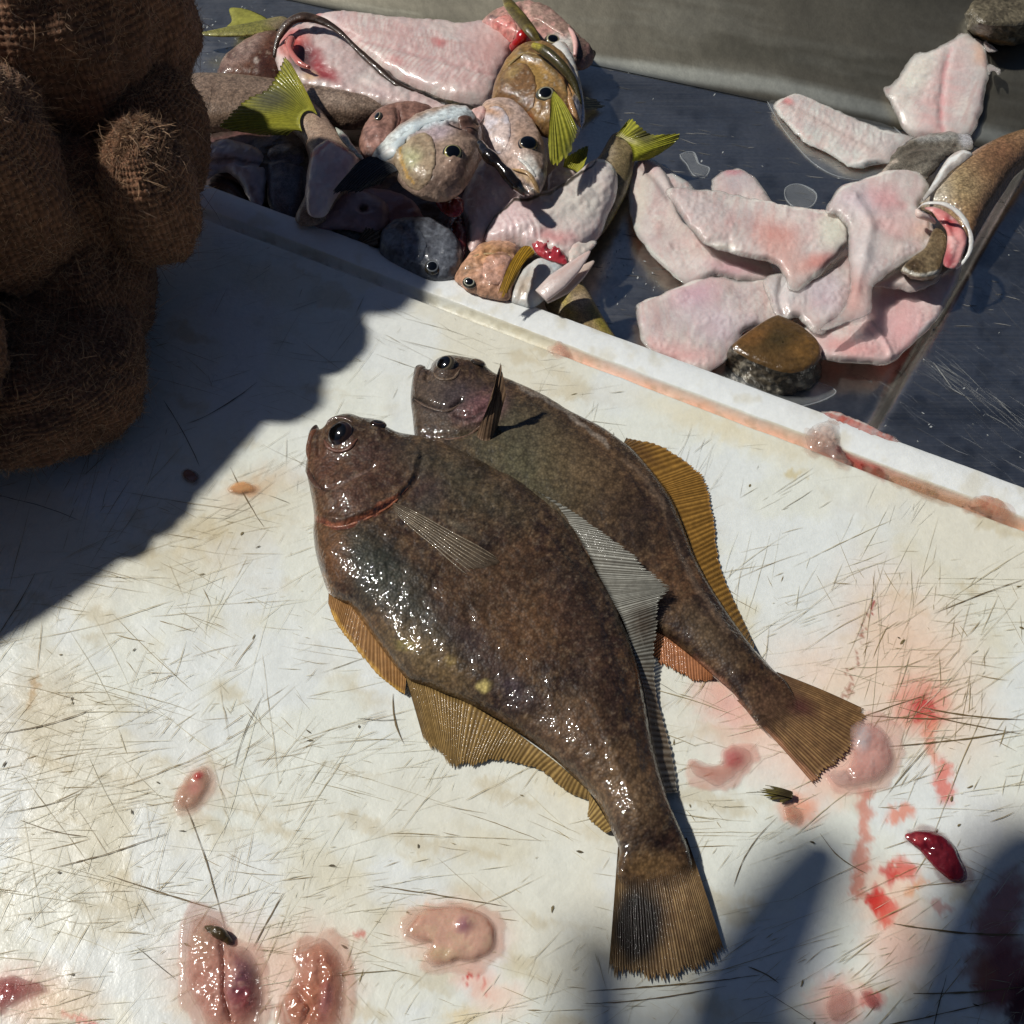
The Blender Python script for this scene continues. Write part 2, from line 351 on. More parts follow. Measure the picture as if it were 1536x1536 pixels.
def line_on(name, parent, pts, r, col, mtl=None, off=.0, k=6, flat=.6, jit=.1, ops=()):
    """a raised cord (lip, lid, bone edge) laid on the surface of a body"""
    c = cat(pts, 3); W_ = surf_at(parent, c[:, 0], c[:, 1]); W_[1:-1] = (W_[:-2]+W_[1:-1]+W_[2:])/3; W_[:, 2] += off
    return tube(name, W_, [r*.25]+[r]*4+[r*.25], col, mtl or M_SKINF, parent, flat=flat, k=3, jit=jit, ops=ops)
def plate(name, parent, pts, H, col, ops=(), h=(), mtl=None, **kw):
    z = surf_at(parent, *[[np.mean(q)] for q in zip(*pts)])[0][2]
    return pillow(name, pts, z, H, col, mtl or M_SKINH, ops, h, parent, low=.1, k=.4, on=parent, **kw)
M_JUICE = mat('thin_juice', .08, .6, 0, [('n', 200, .3)], va=True)
# ================================================================== THE BOARD
EA = P(500, 349)[:2]; EB = P(1536, 733)[:2]; BD = (EB-EA)/np.linalg.norm(EB-EA); BN = np.array([BD[1], -BD[0]])   # along the far edge / towards the camera
def bc(x, y, z=0.): w = P(x, y, z)[..., :2]-EA; return w@BD, w@BN
rimw = [bc(829, 509)[1], bc(1209, 653)[1]]; grw = [bc(817, 524)[1], bc(1225, 680)[1], bc(1536, 797)[1]]
GW0 = float(np.mean(rimw)); GW1 = float(np.mean(grw)); RW = GW0
STAINS = [
 # warm drip and smear stains in the plastic
 ('n', 260, (224, 219, 200), .7, .42, .72, 11, 20, 1.6), ('n', 70, (212, 203, 172), .4, .55, .8, 12, 25, 2), ('n', 34, (190, 172, 128), .42, .6, .82, 13, 15, 3),
 ('n', 120, (226, 231, 230), .7, .5, .68, 14),
 ('b', 330, 800, 150, 60, -25, (196, 176, 128), .45, 1), ('b', 60, 1060, 60, 90, 10, (190, 168, 120), .4, 1), ('b', 380, 730, 60, 25, -20, (205, 170, 130), .5, 1),
 ('b', 1080, 640, 150, 22, 20, (226, 216, 184), .7, 1), ('b', 40, 1500, 90, 60, 0, (190, 165, 125), .4, 1),
 ('b', 50, 1035, 8, 30, 10, (176, 136, 70), .6, .6), ('b', 1195, 712, 12, 8, 0, (206, 190, 140), .7, .8),
 # watery blood
 ('b', 1370, 1000, 160, 90, 60, (236, 200, 172), .75, .8), ('b', 1240, 1010, 90, 50, 20, (238, 205, 178), .6, 1), ('b', 1150, 1110, 100, 60, 20, (240, 205, 188), .7, .9),
 ('b', 1090, 1050, 40, 60, -50, (228, 150, 130), .55, .8), ('b', 1265, 1140, 90, 55, -40, (238, 186, 164), .7, .8), ('b', 1330, 1340, 60, 50, 0, (240, 206, 182), .8, .8),
 ('b', 1200, 1215, 28, 26, 0, (236, 160, 128), .8, .6), ('b', 1380, 1060, 45, 45, 30, (226, 130, 110), .6, .9), ('b', 1385, 1070, 20, 20, 20, (196, 44, 50), .85, .9),
 ('b', 1415, 1170, 16, 36, 0, (224, 110, 92), .8, .5), ('b', 1395, 1110, 12, 45, -15, (230, 150, 124), .75, .6), ('b', 1350, 1305, 26, 17, 20, (214, 90, 74), .85, .5), ('b', 1350, 1222, 22, 12, -20, (228, 140, 112), .8, .7),
 ('l', [(1300, 1190), (1298, 1230), (1292, 1290), (1285, 1340)], 16, (208, 120, 96), .75), ('b', 1330, 1312, 18, 12, 30, (205, 60, 54), .8, .5),
 ('l', [(1308, 1345), (1320, 1365), (1330, 1385)], 15, (204, 38, 34), .95), ('b', 1325, 1360, 26, 18, 60, (216, 60, 50), .85, .5), ('b', 1375, 1330, 20, 8, -50, (232, 160, 110), .7, .5),
 ('b', 1350, 1420, 55, 60, 0, (236, 176, 150), .6, .9), ('b', 1305, 1500, 20, 18, 30, (204, 90, 84), .8, .6),
 ('b', 1500, 1370, 34, 70, 20, (150, 50, 48), .75, .8), ('b', 1505, 1460, 50, 60, 20, (120, 26, 30), .9, .7), ('b', 1534, 1510, 26, 46, 10, (70, 6, 12), .97, .6), ('b', 1465, 1455, 24, 30, 0, (170, 110, 80), .6, .8), ('b', 1410, 1360, 16, 12, 0, (190, 130, 120), .7, .8),
 ('l', [(1310, 905), (1306, 918)], 4, (160, 30, 30), .9), ('l', [(1300, 915), (1285, 985), (1262, 1050)], 2.2, (150, 70, 40), .7),
 ('b', 1500, 1250, 90, 60, -30, (200, 190, 186), .3, 1),
 ('b', 715, 1470, 40, 26, 30, (240, 190, 170), .7, .7), ('l', [(692, 1468), (712, 1464), (728, 1478), (742, 1500)], 4, (206, 50, 40), .85), ('b', 745, 1500, 40, 30, 0, (240, 205, 184), .6, .9), ('b', 697, 1470, 7, 5, -10, (205, 26, 26), .95, .5),
 ('b', 535, 1402, 8, 7, 0, (204, 70, 50), .7, .6), ('l', [(100, 1520), (140, 1536)], 10, (206, 40, 36), .7), ('b', 300, 1180, 34, 46, 20, (226, 200, 180), .5, .9),
 ('b', 340, 1460, 95, 90, 0, (226, 190, 170), .7, .7), ('b', 465, 1470, 75, 85, 0, (230, 190, 170), .7, .7), ('b', 25, 1490, 60, 45, 0, (224, 180, 168), .7, .8), ('b', 680, 1400, 88, 55, 5, (236, 196, 176), .7, .6),
 ('b', 1255, 1505, 45, 45, 0, (232, 170, 150), .7, .7), ('b', 95, 1500, 60, 35, 0, (225, 196, 160), .6, .9), ('b', 695, 1525, 30, 18, 0, (226, 206, 160), .7, .8), ('b', 840, 1170, 60, 24, 30, (226, 200, 130), .3, 1)]
def build_board():
    root = bpy.data.objects.new('cutting_board', None); COL.objects.link(root); root.location = P(700, 1000, -.02)
    tag(root, 'white plastic cutting board, knife-scarred and stained, with a grooved raised rim', 'cutting board')
    s0, s1 = bc(-700, 300)[0], bc(1900, 900)[0]+.02; ds = .00105
    s0, s1 = -.40, .56; ss = np.arange(s0, s1, ds)
    tt = np.concatenate([np.linspace(-.0018, 0, 6), np.arange(.0006, RW, .0008), np.linspace(GW0, GW1, 18), np.arange(GW1+.0006, .47, ds)])
    Sg, Tg = np.meshgrid(ss, tt); edgew = (fbm(Sg*1000, Tg*0, 14, 8)-.5)
    tw = Tg+edgew*.0009*(np.exp(-((Tg-GW0)/.0008)**2)+np.exp(-((Tg-GW1)/.001)**2)+np.exp(-(Tg/.001)**2))
    x = EA[0]+Sg*BD[0]+tw*BN[0]; y = EA[1]+Sg*BD[1]+tw*BN[1]
    z = np.zeros(x.shape)
    z -= .0022*np.clip(-Tg/.0018, 0, 1)**2                                     # rounded outer arris
    z += .0013*np.sin(np.pi*np.clip(Tg/GW0, 0, 1))**.8
    u = np.clip((Tg-GW0)/(GW1-GW0), 0, 1); z -= .0048*np.sin(np.pi*u)**.75
    m = (Tg > GW1); gx, gy = PR(np.stack([x, y, z], -1))
    z += np.where(m, (fbm(gx, gy, 60, 5)-.5)*.0005, (fbm(Sg*1000, Tg*1000, 6, 6)-.5)*.00025)
    V = np.stack([x, y, z], -1).reshape(-1, 3); ny, nx = x.shape; I = np.arange(nx*ny).reshape(ny, nx)
    F = np.stack([I[:-1, :-1], I[1:, :-1], I[1:, 1:], I[:-1, 1:]], -1).reshape(-1, 4)
    gx, gy = PR(V); C = np.tile(L3((226, 229, 219)), (len(V), 1)); C *= 1.0
    rg = np.array([fbm(gx, gy, 7, 71, 3, -15, 3), fbm(gx, gy, 7, 72, 3, -60, 2.5)])-.5; paint(C, gx+rg[0]*22, gy+rg[1]*22, [(q[:8]+(min(q[8], .45),) if q[0] == 'b' and q[6][1] < 150 else q) for q in STAINS], 9)
    t = Tg.reshape(-1); s_ = Sg.reshape(-1); rim = (t < GW0)
    C[rim] = C[rim]*.15+L3((232, 236, 236))*.85
    n = fbm(gx, gy, 30, 31); d = sstep(.55, .8, n)*rim*.35; C = C*(1-d[:, None])+L3((200, 188, 150))*d[:, None]
    g = (np.sin(np.pi*np.clip((t-GW0)/(GW1-GW0), 0, 1))**.6)*(t > GW0)*(t < GW1)
    k1 = g*sstep(822, 850, gx)*.9*(.7+.6*fbm(gx, gy, 18, 4)); k1 = np.clip(k1, 0, 1)
    gc = L3((226, 176, 148)); C = C*(1-k1[:, None])+gc*k1[:, None]
    k2 = g*np.exp(-((gx-1290)/60)**2)*.8; C = C*(1-k2[:, None])+L3((196, 70, 60))*k2[:, None]
    k3 = g*sstep(1310, 1400, gx)*.6; C = C*(1-k3[:, None])+L3((196, 150, 118))*k3[:, None]
    dk = g*sstep(.5, .75, fbm(gx, gy, 10, 44))*.4; C = C*(1-dk[:, None])+L3((150, 140, 110))*dk[:, None]
    M = mat('worn_white_plastic', .36, .2, .12, [('n', 90, .16), ('n', 900, .22)], mott=.03, ss_col=(1, .95, .85), rn=.12)
    o = mesh_np('board_top', V, F, C, M, root, tuple(root.location+Vector((0, 0, .0))))
    # body of the board below the top sheet
    cs = [(s0, -.0018), (s1-ds, -.0018), (s1-ds, .469), (s0, .469)]; bm = bmesh.new()
    tp = [bm.verts.new((EA[0]+a*BD[0]+b*BN[0], EA[1]+a*BD[1]+b*BN[1], -.0045 if i > 1 else -.0021)) for i, (a, b) in enumerate(cs)]
    bt = [bm.verts.new((v.co.x, v.co.y, -.0205)) for v in tp]
    for i in range(4): bm.faces.new((tp[i], bt[i], bt[(i+1) % 4], tp[(i+1) % 4]))
    bm.faces.new(bt[::-1]); me = bpy.data.meshes.new('board_body'); bm.normal_update(); bm.to_mesh(me); me.transform(__import__('mathutils').Matrix.Translation(-root.location))
    M2 = mat('white_plastic_side', .35, .2, 0, [('n', 200, .2)], base=tuple(L3((228, 230, 224)))); me.materials.append(M2)
    b = bpy.data.objects.new('board_body', me); COL.objects.link(b); b.parent = root
    # knife scores: thin dirt-filled slivers
    R = np.random.RandomState(7); V = []; F = []; Cc = []
    def sliver(x, y, an, ln, w, col, bend):
        n = max(3, int(ln/9)); t = np.linspace(0, 1, n+1); ca, sa = math.cos(an), math.sin(an)
        off = bend*np.sin(np.pi*t)+np.cumsum(R.randn(n+1))*.25; px = x+ca*ln*(t-.5)-sa*off; py = y+sa*ln*(t-.5)+ca*off
        ww = w*np.sin(np.pi*np.clip(t*.96+.02, 0, 1))**.6*(.55+.9*R.rand(n+1)); W_ = P(px, py, .0004); d = np.linalg.norm(W_-CAM, axis=1)/FPX
        tx = np.gradient(W_[:, 0]); ty = np.gradient(W_[:, 1]); l = np.hypot(tx, ty)+1e-9; nx, ny = -ty/l, tx/l; q = (ww*d)[:, None]*.5*np.stack([nx, ny, nx*0], 1)
        tc = (W_[:, :2]-EA)@BN
        if tc.min() < GW1+.0012: return
        b0 = len(V); V.extend((W_+q).tolist()); V.extend((W_-q).tolist())
        for i in range(n): F.append((b0+i, b0+i+1, b0+n+1+i+1, b0+n+1+i))
        Cc.extend([L3(col)]*(2*n+2))
    for i in range(880):                                             # bundles of near-parallel cuts
        x0 = R.uniform(-150, 1700); y0 = R.uniform(330, 1650); q = R.rand()
        if q < .15: x0 = R.normal(250, 200)
        elif q < .24: x0, y0 = R.normal(150, 140), R.normal(1300, 170)
        elif q < .29: x0, y0 = R.normal(1350, 120), R.normal(1010, 90)
        a = R.choice(4, p=[.46, .28, .16, .10]); an0 = [R.normal(-15, 12), R.normal(-63, 12), R.normal(12, 14), R.uniform(0, 180)][a]; f0 = R.uniform(0, 1)**1.4
        for j in range(R.randint(2, 10)):
            x, y = x0+R.normal(0, 42), y0+R.normal(0, 26); an = rad(an0+R.normal(0, 5)); ln = min(np.exp(R.normal(3.5, .85)), 380); w = abs(R.normal(.22, .22))+.25
            f = np.clip(f0+R.normal(0, .2), 0, 1); col = np.array((208, 203, 180))*(1-f)+np.array((148, 126, 80))*f
            if y < 780 and x > 300: f *= .5; col = np.array((205, 202, 190))*(1-f)+np.array((120, 110, 80))*f
            sliver(x, y, an, ln, w, col, R.normal(0, 1)*ln*.012)
    for i in range(110):                                             # bold dark scores and nicks
        x = R.uniform(-60, 1600); y = R.uniform(560, 1600); an = rad(R.choice([R.normal(-14, 12), R.normal(-65, 14), R.normal(22, 18)]))
        ln = R.choice([R.uniform(4, 12), R.uniform(50, 190)], p=[.72, .28]); sliver(x, y, an, ln, R.uniform(.6, 1.3) if ln > 20 else R.uniform(1.4, 3.2), R.choice([0, 1]) * np.array((36, 32, 20))+np.array((84, 74, 50)), R.normal(0, 1)*ln*.03)
    for x0, y0, x1, y1, w in [(590, 1040, 606, 1115, 2.6), (0, 1100, 140, 1062, 2), (85, 1300, 250, 1250, 2.4), (160, 1312, 325, 1362, 2.6), (270, 1190, 340, 1400, 1.7), (380, 1420, 425, 1340, 2.2), (880, 1487, 1140, 1462, 2.2), (1122, 1450, 1168, 1475, 3), (875, 1505, 1090, 1480, 1.8), (1380, 1060, 1536, 1080, 2.4), (1230, 1250, 1300, 1310, 2), (1400, 920, 1536, 868, 1.6), (1100, 1330, 1165, 1225, 1.8), (1345, 1060, 1536, 1100, 1.8), (1340, 1385, 1536, 1400, 3), (1370, 1490, 1536, 1480, 2.6), (1180, 1560, 1500, 1500, 2.2), (345, 700, 395, 790, 1.8), (245, 600, 300, 700, 1.6), (30, 1230, 130, 1255, 2), (760, 1360, 560, 1330, 2), (1160, 1120, 1400, 1040, 1.8), (1330, 1120, 1536, 1095, 2.2), (1240, 1070, 1460, 1075, 1.8)]:
        sliver((x0+x1)/2, (y0+y1)/2, math.atan2(y1-y0, x1-x0), math.hypot(x1-x0, y1-y0), w*.75, (112, 94, 60), R.normal(0, 1)*4)
    M3 = mat('scored_plastic', .5, 0, 0, base=None)
    o = mesh_np('knife_score', np.array(V), F, np.array(Cc), M3, root, tuple(root.location), smooth=False); tag(o, kind='stuff')
build_board()
# ================================================================== THE STEEL TRAY
ZT = -.02; ZR = -.012
M_STEEL = mat('brushed_steel', .3, 0, 0, [('n', 12, .12)], metal=1, mott=.1)
def steel_mat():
    t = M_STEEL.node_tree; b = t.nodes['Principled BSDF']; N = t.nodes.new; K = t.links.new
    tc = N('ShaderNodeTexCoord'); mp = N('ShaderNodeMapping'); mp.inputs['Rotation'].default_value = (0, 0, rad(20)); mp.inputs['Scale'].default_value = (14, 900, 14)
    n = N('ShaderNodeTexNoise'); n.inputs['Scale'].default_value = 1.; n.inputs['Detail'].default_value = 4; K(tc.outputs['Object'], mp.inputs[0]); K(mp.outputs[0], n.inputs['Vector'])
    bp = N('ShaderNodeBump'); bp.inputs['Strength'].default_value = .008; bp.inputs['Distance'].default_value = .0004; K(n.outputs['Fac'], bp.inputs['Height'])
    old = b.inputs['Normal'].links[0].from_socket; K(old, bp.inputs['Normal']); K(bp.outputs[0], b.inputs['Normal'])
    r = N('ShaderNodeMapRange'); r.inputs[1].default_value = .35; r.inputs[2].default_value = .65; r.inputs[3].default_value = .29; r.inputs[4].default_value = .34; K(n.outputs['Fac'], r.inputs[0]); K(r.outputs[0], b.inputs['Roughness'])
steel_mat()
FW0 = P(880, 96, ZT); FW1 = P(1536, 236, ZT)                          # foot of the far slope
FD = (FW1-FW0)[:2]/np.linalg.norm((FW1-FW0)[:2]); FN = np.array([-FD[1], FD[0]])
SA = P(1300, 640, ZT); SB = P(1545, 215, ZT); SD = (SB-SA)[:2]/np.linalg.norm((SB-SA)[:2]); SN = np.array([SD[1], -SD[0]])   # foot of the step on the right
def steel_z(x, y, flat=False):
    u = (x-SA[0])*SN[0]+(y-SA[1])*SN[1]; st = sstep(0, .0075, u)
    z = ZT+(ZR-ZT)*st
    d = (x-FW0[0])*FN[0]+(y-FW0[1])*FN[1]
    k = math.tan(rad(24)); w = np.where(d > 0, 1, 0); dd = np.maximum(d, 0); z = z+k*(np.sqrt(dd*dd+.004**2)-.004)*w*(0 if flat else 1)
    z += -.0006*np.exp(-((u+.002)/.002)**2)
    return z
M_DULL = mat('dull_steel', .45, .2, 0, [('n', 14, .06), ('n', 900, .1)], metal=1, mott=.06)
def build_steel():
    ds = .0022; x = np.arange(-.62, .62, ds); y = np.arange(.0, .78, ds); X, Y = np.meshgrid(x, y)
    sh = (X-EA[0])*BN[0]+(Y-EA[1])*BN[1]; Z = steel_z(X, Y, True)
    bx, by = P(1500, 560, ZR)[:2]; Z += .0016*np.exp(-(((X-bx)/.03)**2+((Y-by)/.03)**2))*0
    V = np.stack([X, Y, Z], -1).reshape(-1, 3); ny, nx = X.shape; I = np.arange(nx*ny).reshape(ny, nx)
    q = np.stack([I[:-1, :-1], I[:-1, 1:], I[1:, 1:], I[1:, :-1]], -1).reshape(-1, 4)
    keep = sh.reshape(-1)[q[:, 0]] < .05; q = q[keep]
    gx, gy = PR(V); C = np.tile(L3((214, 210, 202)), (len(V), 1))
    paint(C, gx, gy, [('n', 60, (140, 142, 142), .5, .45, .75, 3, 8, 3), ('n', 9, (205, 208, 205), .5, .68, .84, 9, 10, 2), ('n', 25, (110, 118, 126), .4, .55, .8, 19)], 4)
    o = bpy.data.objects.new('steel_tray', None); COL.objects.link(o); o.location = P(1000, 200, ZT)
    tag(o, 'wet scratched stainless steel tray with a sloping back and stepped ledge', 'steel tray')
    dd = ((V[:, 0]-FW0[0])*FN[0]+(V[:, 1]-FW0[1])*FN[1])[q].max(1)
    qq = q[dd < .006]; us = np.unique(qq); mp = np.zeros(len(V), int); mp[us] = np.arange(len(us)); mesh_np('tray_floor', V[us], mp[qq], C[us], M_STEEL, o, tuple(o.location))
    a = np.arange(-.75, .75, .003); b = np.concatenate([np.linspace(0, .01, 8), np.arange(.012, .4, .003)]); A_, B_ = np.meshgrid(a, b); X = FW0[0]+A_*FD[0]+B_*FN[0]; Y = FW0[1]+A_*FD[1]+B_*FN[1]
    Z = steel_z(X, Y)+.0006; V2 = np.stack([X, Y, Z], -1).reshape(-1, 3); I = np.arange(len(V2)).reshape(X.shape)
    q2 = np.stack([I[:-1, :-1], I[:-1, 1:], I[1:, 1:], I[1:, :-1]], -1).reshape(-1, 4); gx, gy = PR(V2); C2 = np.tile(L3((116, 112, 100)), (len(V2), 1))
    paint(C2, gx, gy, [('n', 40, (92, 90, 80), .6, .4, .7, 3, 8, 7), ('n', 14, (140, 138, 126), .4, .5, .75, 9, 9, 9), ('l', [(880, 94), (1160, 128), (1536, 214)], 18, (184, 186, 176), .8)], 2)  # pale line paints the bright reflection along the rounded foot of the slope
    mesh_np('tray_back', V2, q2, C2, M_DULL, o, tuple(o.location))
    # scratches, fish scales and dried flecks on the metal
    R = np.random.RandomState(3); V = []; F = []; Cc = []
    def sl(x, y, an, ln, w, col):
        n = 3; t = np.linspace(-.5, .5, n+1); px = x+math.cos(an)*ln*t; py = y+math.sin(an)*ln*t+R.randn()*.02*ln*np.cos(np.pi*t)
        W_ = P(px, py, ZT); 
        for _ in range(4): W_ = P(px, py, steel_z(W_[:, 0], W_[:, 1])+.0002)
        d = np.linalg.norm(W_-CAM, axis=1)/FPX; ww = w*(1-(2*t)**2*.7)*d*.5; b0 = len(V); q = np.stack([-math.sin(an)*ww*1, math.cos(an)*ww*1.2, 0*ww], 1)
        V.extend((W_+q).tolist()); V.extend((W_-q).tolist())
        for i in range(n): F.append((b0+i, b0+i+1, b0+n+1+i+1, b0+n+1+i))
        Cc.extend([L3(col)]*(2*n+2))
    for i in range(450): 
        x, y = R.uniform(250, 1536), R.uniform(0, 500); an = rad(R.normal(9, 6)); sl(x, y, an, R.uniform(4, 30), R.uniform(.5, 1.2), R.choice([80, 105, 140])*np.array((1, 1, .98)))
    for i in range(700):
        x, y = R.uniform(1300, 1560), R.uniform(250, 760); an = rad(R.normal(38, 5)); sl(x, y, an, R.uniform(5, 60)*(2 if R.rand() < .1 else 1), R.uniform(.4, 1.1), R.choice([70, 95, 140])*np.array((1, 1.02, 1.05)))
    for i in range(60): t = R.rand(); sl(1395+t*160+R.normal(0, 8), 545+t*95+R.normal(0, 9), rad(R.normal(38, 4)), R.uniform(20, 90), R.uniform(.6, 1.4), (190, 192, 188))
    for i in range(260):
        x, y = (R.uniform(290, 420), R.uniform(10, 120)) if i < 90 else (R.uniform(900, 1000), R.uniform(280, 460)) if i < 150 else (R.uniform(900, 1536), R.uniform(60, 720))
        sl(x, y, rad(R.uniform(0, 180)), R.uniform(1.5, 5), R.uniform(1.2, 3), (160, 164, 164))
    M = mat('dried_flecks', .5, 0, 0); o2 = mesh_np('dried_fleck', np.array(V), F, np.array(Cc), M, o, tuple(o.location), smooth=False); tag(o2, kind='stuff')
build_steel()
# surface under everything, so that the tray stands on something
def base_slab():
    bm = bmesh.new(); vs = [bm.verts.new((a, b, -.024)) for a, b in ((-1.4, -1.2), (1.4, -1.2), (1.4, 1.6), (-1.4, 1.6))]; bm.faces.new(vs)
    me = bpy.data.meshes.new('ground'); bm.to_mesh(me); me.materials.append(mat('worktop_metal', .5, 0, 0, [('n', 40, .2)], metal=.8, base=(.3, .31, .32)))
    o = bpy.data.objects.new('ground', me); COL.objects.link(o); tag(o, kind='structure')
base_slab()
# clear water films on the metal
M_WATER = mat('clear_water', .03, 0, 0, [('n', 40, .2)], alpha=.05, spec=1., base=(.75, .8, .82)); M_MEN = mat('water_edge', .1, 0, 0, [], alpha=.16, base=(.75, .8, .82))
def puddle(name, out, label, z=ZT+.0004, H=.0011):
    o = pillow(name, out, z, .0006, (255, 255, 255), M_WATER, sp=3, k=.3, low=.1, jag=2)
    c = cat(out, 6, True); c = np.vstack([c, c[:1]]); tube('water_edge', [P(a, b_, z+.0001) for a, b_ in c[::3]], [.0003, .0007, .0003, .0005, .0003], (210, 220, 222), M_MEN, o, ns=6, flat=.5, jit=.6, k=3)
    return tag(o, label, 'water puddle')
puddle('water_puddle', [(1020, 232), (1040, 228), (1048, 245), (1064, 252), (1056, 266), (1040, 262), (1030, 246)], 'small clear water drop on bare steel beside the yellow fish tail')
puddle('water_puddle', [(1178, 282), (1198, 276), (1224, 290), (1218, 308), (1196, 312), (1180, 300)], 'round clear water drop above the folded pink fillets')
puddle('water_puddle', [(1150, 150), (1180, 136), (1250, 148), (1340, 190), (1365, 240), (1310, 268), (1250, 262), (1200, 225)], 'clear water pooled round the narrow white fillet on the steel')
puddle('water_puddle', [(1075, 560), (1100, 545), (1230, 575), (1250, 592), (1190, 610), (1110, 592)], 'water spread at the foot of the smooth brown stone', z=ZT+.0006)
# ================================================================== THE SACK
M_SACK = mat('brown_burlap', .85, 0, 0, [('n', 1500, .9)], mott=.35, sheen=.15, spec=.2)
M_HAIR = mat('jute_fibre', .6, 0, 0, [], spec=.35)
def build_sack():
    R = np.random.RandomState(5)
    root = bpy.data.objects.new('burlap_sack', None); COL.objects.link(root); root.location = P(60, 640, 0)
    tag(root, 'hairy dark brown burlap sack bunched over the far left corner of the cutting board', 'sack')
    HV = []; HF = []; HC = []
    def lump(px, py, z, rx, ry, rz, yaw=0, tip=0, roll=0, pitch=.0029, seed=1, nz=1., hair=1):
        c = np.array(px) if isinstance(px, tuple) else P(px, py, z); r = np.array([rx, ry, rz])*.00028 if rx > 1 else np.array([rx, ry, rz])
        from mathutils import Euler
        Q = np.array(Euler((rad(tip), rad(roll), rad(yaw))).to_matrix())
        nu = int(2*np.pi*max(r[0], r[1])/pitch)*5; nv = int(np.pi*max(r[2], r[1]*.8)/pitch)*5
        nu = min(nu, 420); nv = min(nv, 300)
        u = np.linspace(0, 2*np.pi, nu, endpoint=False); v = np.linspace(.02, np.pi-.02, nv); U_, V_ = np.meshgrid(u, v)
        n = np.stack([np.sin(V_)*np.cos(U_), np.sin(V_)*np.sin(U_), np.cos(V_)], -1)
        se = np.sign(n)*np.abs(n)**.88; p = se*r
        f = fbm(n[..., 0]*2.2+7, n[..., 1]*2.2+n[..., 2]*1.7, 1., seed, 3)-.5; f2 = fbm(n[..., 0]*5+3, n[..., 1]*5-n[..., 2]*4, 1., seed+9, 2)-.5
        p = p*(1+nz*(.22*f[..., None]+.11*f2[..., None]))
        ku = round(2*np.pi*max(r[0], r[1])/pitch/2)*1.; kv = round(np.pi*max(r[2], r[1]*.8)/pitch/2)*1.
        wu = (fbm(n[..., 0]*3, n[..., 2]*3+n[..., 1], 1., seed+3)-.5)*1.6; wv = (fbm(n[..., 1]*3, n[..., 0]*3+n[..., 2], 1., seed+4)-.5)*1.6
        a = ku*U_*1.+wu; b = kv*V_*2.+wv
        ca, cb = np.cos(a), np.cos(b); warp = np.abs(ca)**.6*(.5+.5*np.sign(ca)*cb); weft = np.abs(cb)**.6*(.5-.5*np.sign(cb)*ca)
        w = np.maximum(warp, weft)+.35*(fbm(U_*180, V_*180, 1., seed+6, 2)-.5)
        p = p+n*((w-.6)*.0016)[..., None]
        V = (p@Q.T+c).reshape(-1, 3); V[:, 2] = np.maximum(V[:, 2], .0008+0*V[:, 2]) if c[1] < .17 else np.maximum(V[:, 2], -.019)
        I = np.arange(nu*nv).reshape(nv, nu); J = np.roll(I, -1, 1); F = np.stack([I[:-1], I[1:], J[1:], J[:-1]], -1).reshape(-1, 4)
        g = np.clip(.22+.85*w, 0, 1).reshape(-1); base = L3((40, 26, 18))*(1-g)[:, None]+L3((132, 94, 68))*g[:, None]
        nn_ = fbm(V[:, 0]*1000, V[:, 1]*1000+V[:, 2]*700, 22, seed)[:, None]; C = base*(.6+.75*nn_)
        o = mesh_np('sack_fold', V, F, C, M_SACK, root, tuple(c))
        # loose fibres
        nh = int(hair*5.5e6*(r[0]*r[1]+r[1]*r[2]+r[0]*r[2])); idx = R.randint(0, nu*nv, nh); N_ = (n.reshape(-1, 3)@Q.T)[idx]; B = V[idx]
        keep = (N_@(CAM-c) > -.25*np.linalg.norm(CAM-c)); N_ = N_[keep]; B = B[keep]; m = len(B); lay = R.rand(m)
        t1 = R.randn(m, 3); t1 -= (t1*N_).sum(1)[:, None]*N_; t1 /= np.linalg.norm(t1, axis=1)[:, None]
        ln = np.exp(R.normal(-5.75, .45, m)); ln[R.rand(m) < .05] *= 2.6; ri = (.15+.75*R.rand(m)**2)
        d0 = t1+N_*ri[:, None]; d0 /= np.linalg.norm(d0, axis=1)[:, None]; cv = R.randn(m, 3)*.7; pts = [B-N_*.0004]; d = d0
        for k in range(3): pts.append(pts[-1]+d*(ln/3)[:, None]); d = d+cv*.35+R.randn(m, 3)*.16; d /= np.linalg.norm(d, axis=1)[:, None]
        pts = np.stack(pts, 1); rad_ = R.uniform(.00007, .00013, m); sx = np.cross(t1, CAM-c); sx /= np.linalg.norm(sx, axis=1)[:, None]+1e-9
        tap = np.array([1, .95, .8, .2]); pm = np.array([1., -1.])
        vv = pts[:, :, None]+sx[:, None, None]*pm[None, None, :, None]*(rad_[:, None]*tap[None])[:, :, None, None]
        b0 = sum(len(q) for q in HV); HV.append(vv.reshape(-1, 3)); I = np.arange(m*8).reshape(m, 4, 2)+b0
        HF.append(np.stack([I[:, :-1, 0], I[:, :-1, 1], I[:, 1:, 1], I[:, 1:, 0]], -1).reshape(-1, 4))
        q = R.rand(m)[:, None]**1.5; hc = L3((82, 56, 40))*(1-q)+L3((196, 158, 120))*q; HC.append(np.repeat(hc, 8, 0))
    for a in SACK: lump(*(a[0] if not isinstance(a[0][0], tuple) else a[0]), **a[1])
    o = mesh_np('jute_fibre', np.vstack(HV), np.vstack(HF), np.vstack(HC), M_HAIR, root, tuple(root.location)); tag(o, kind='stuff')
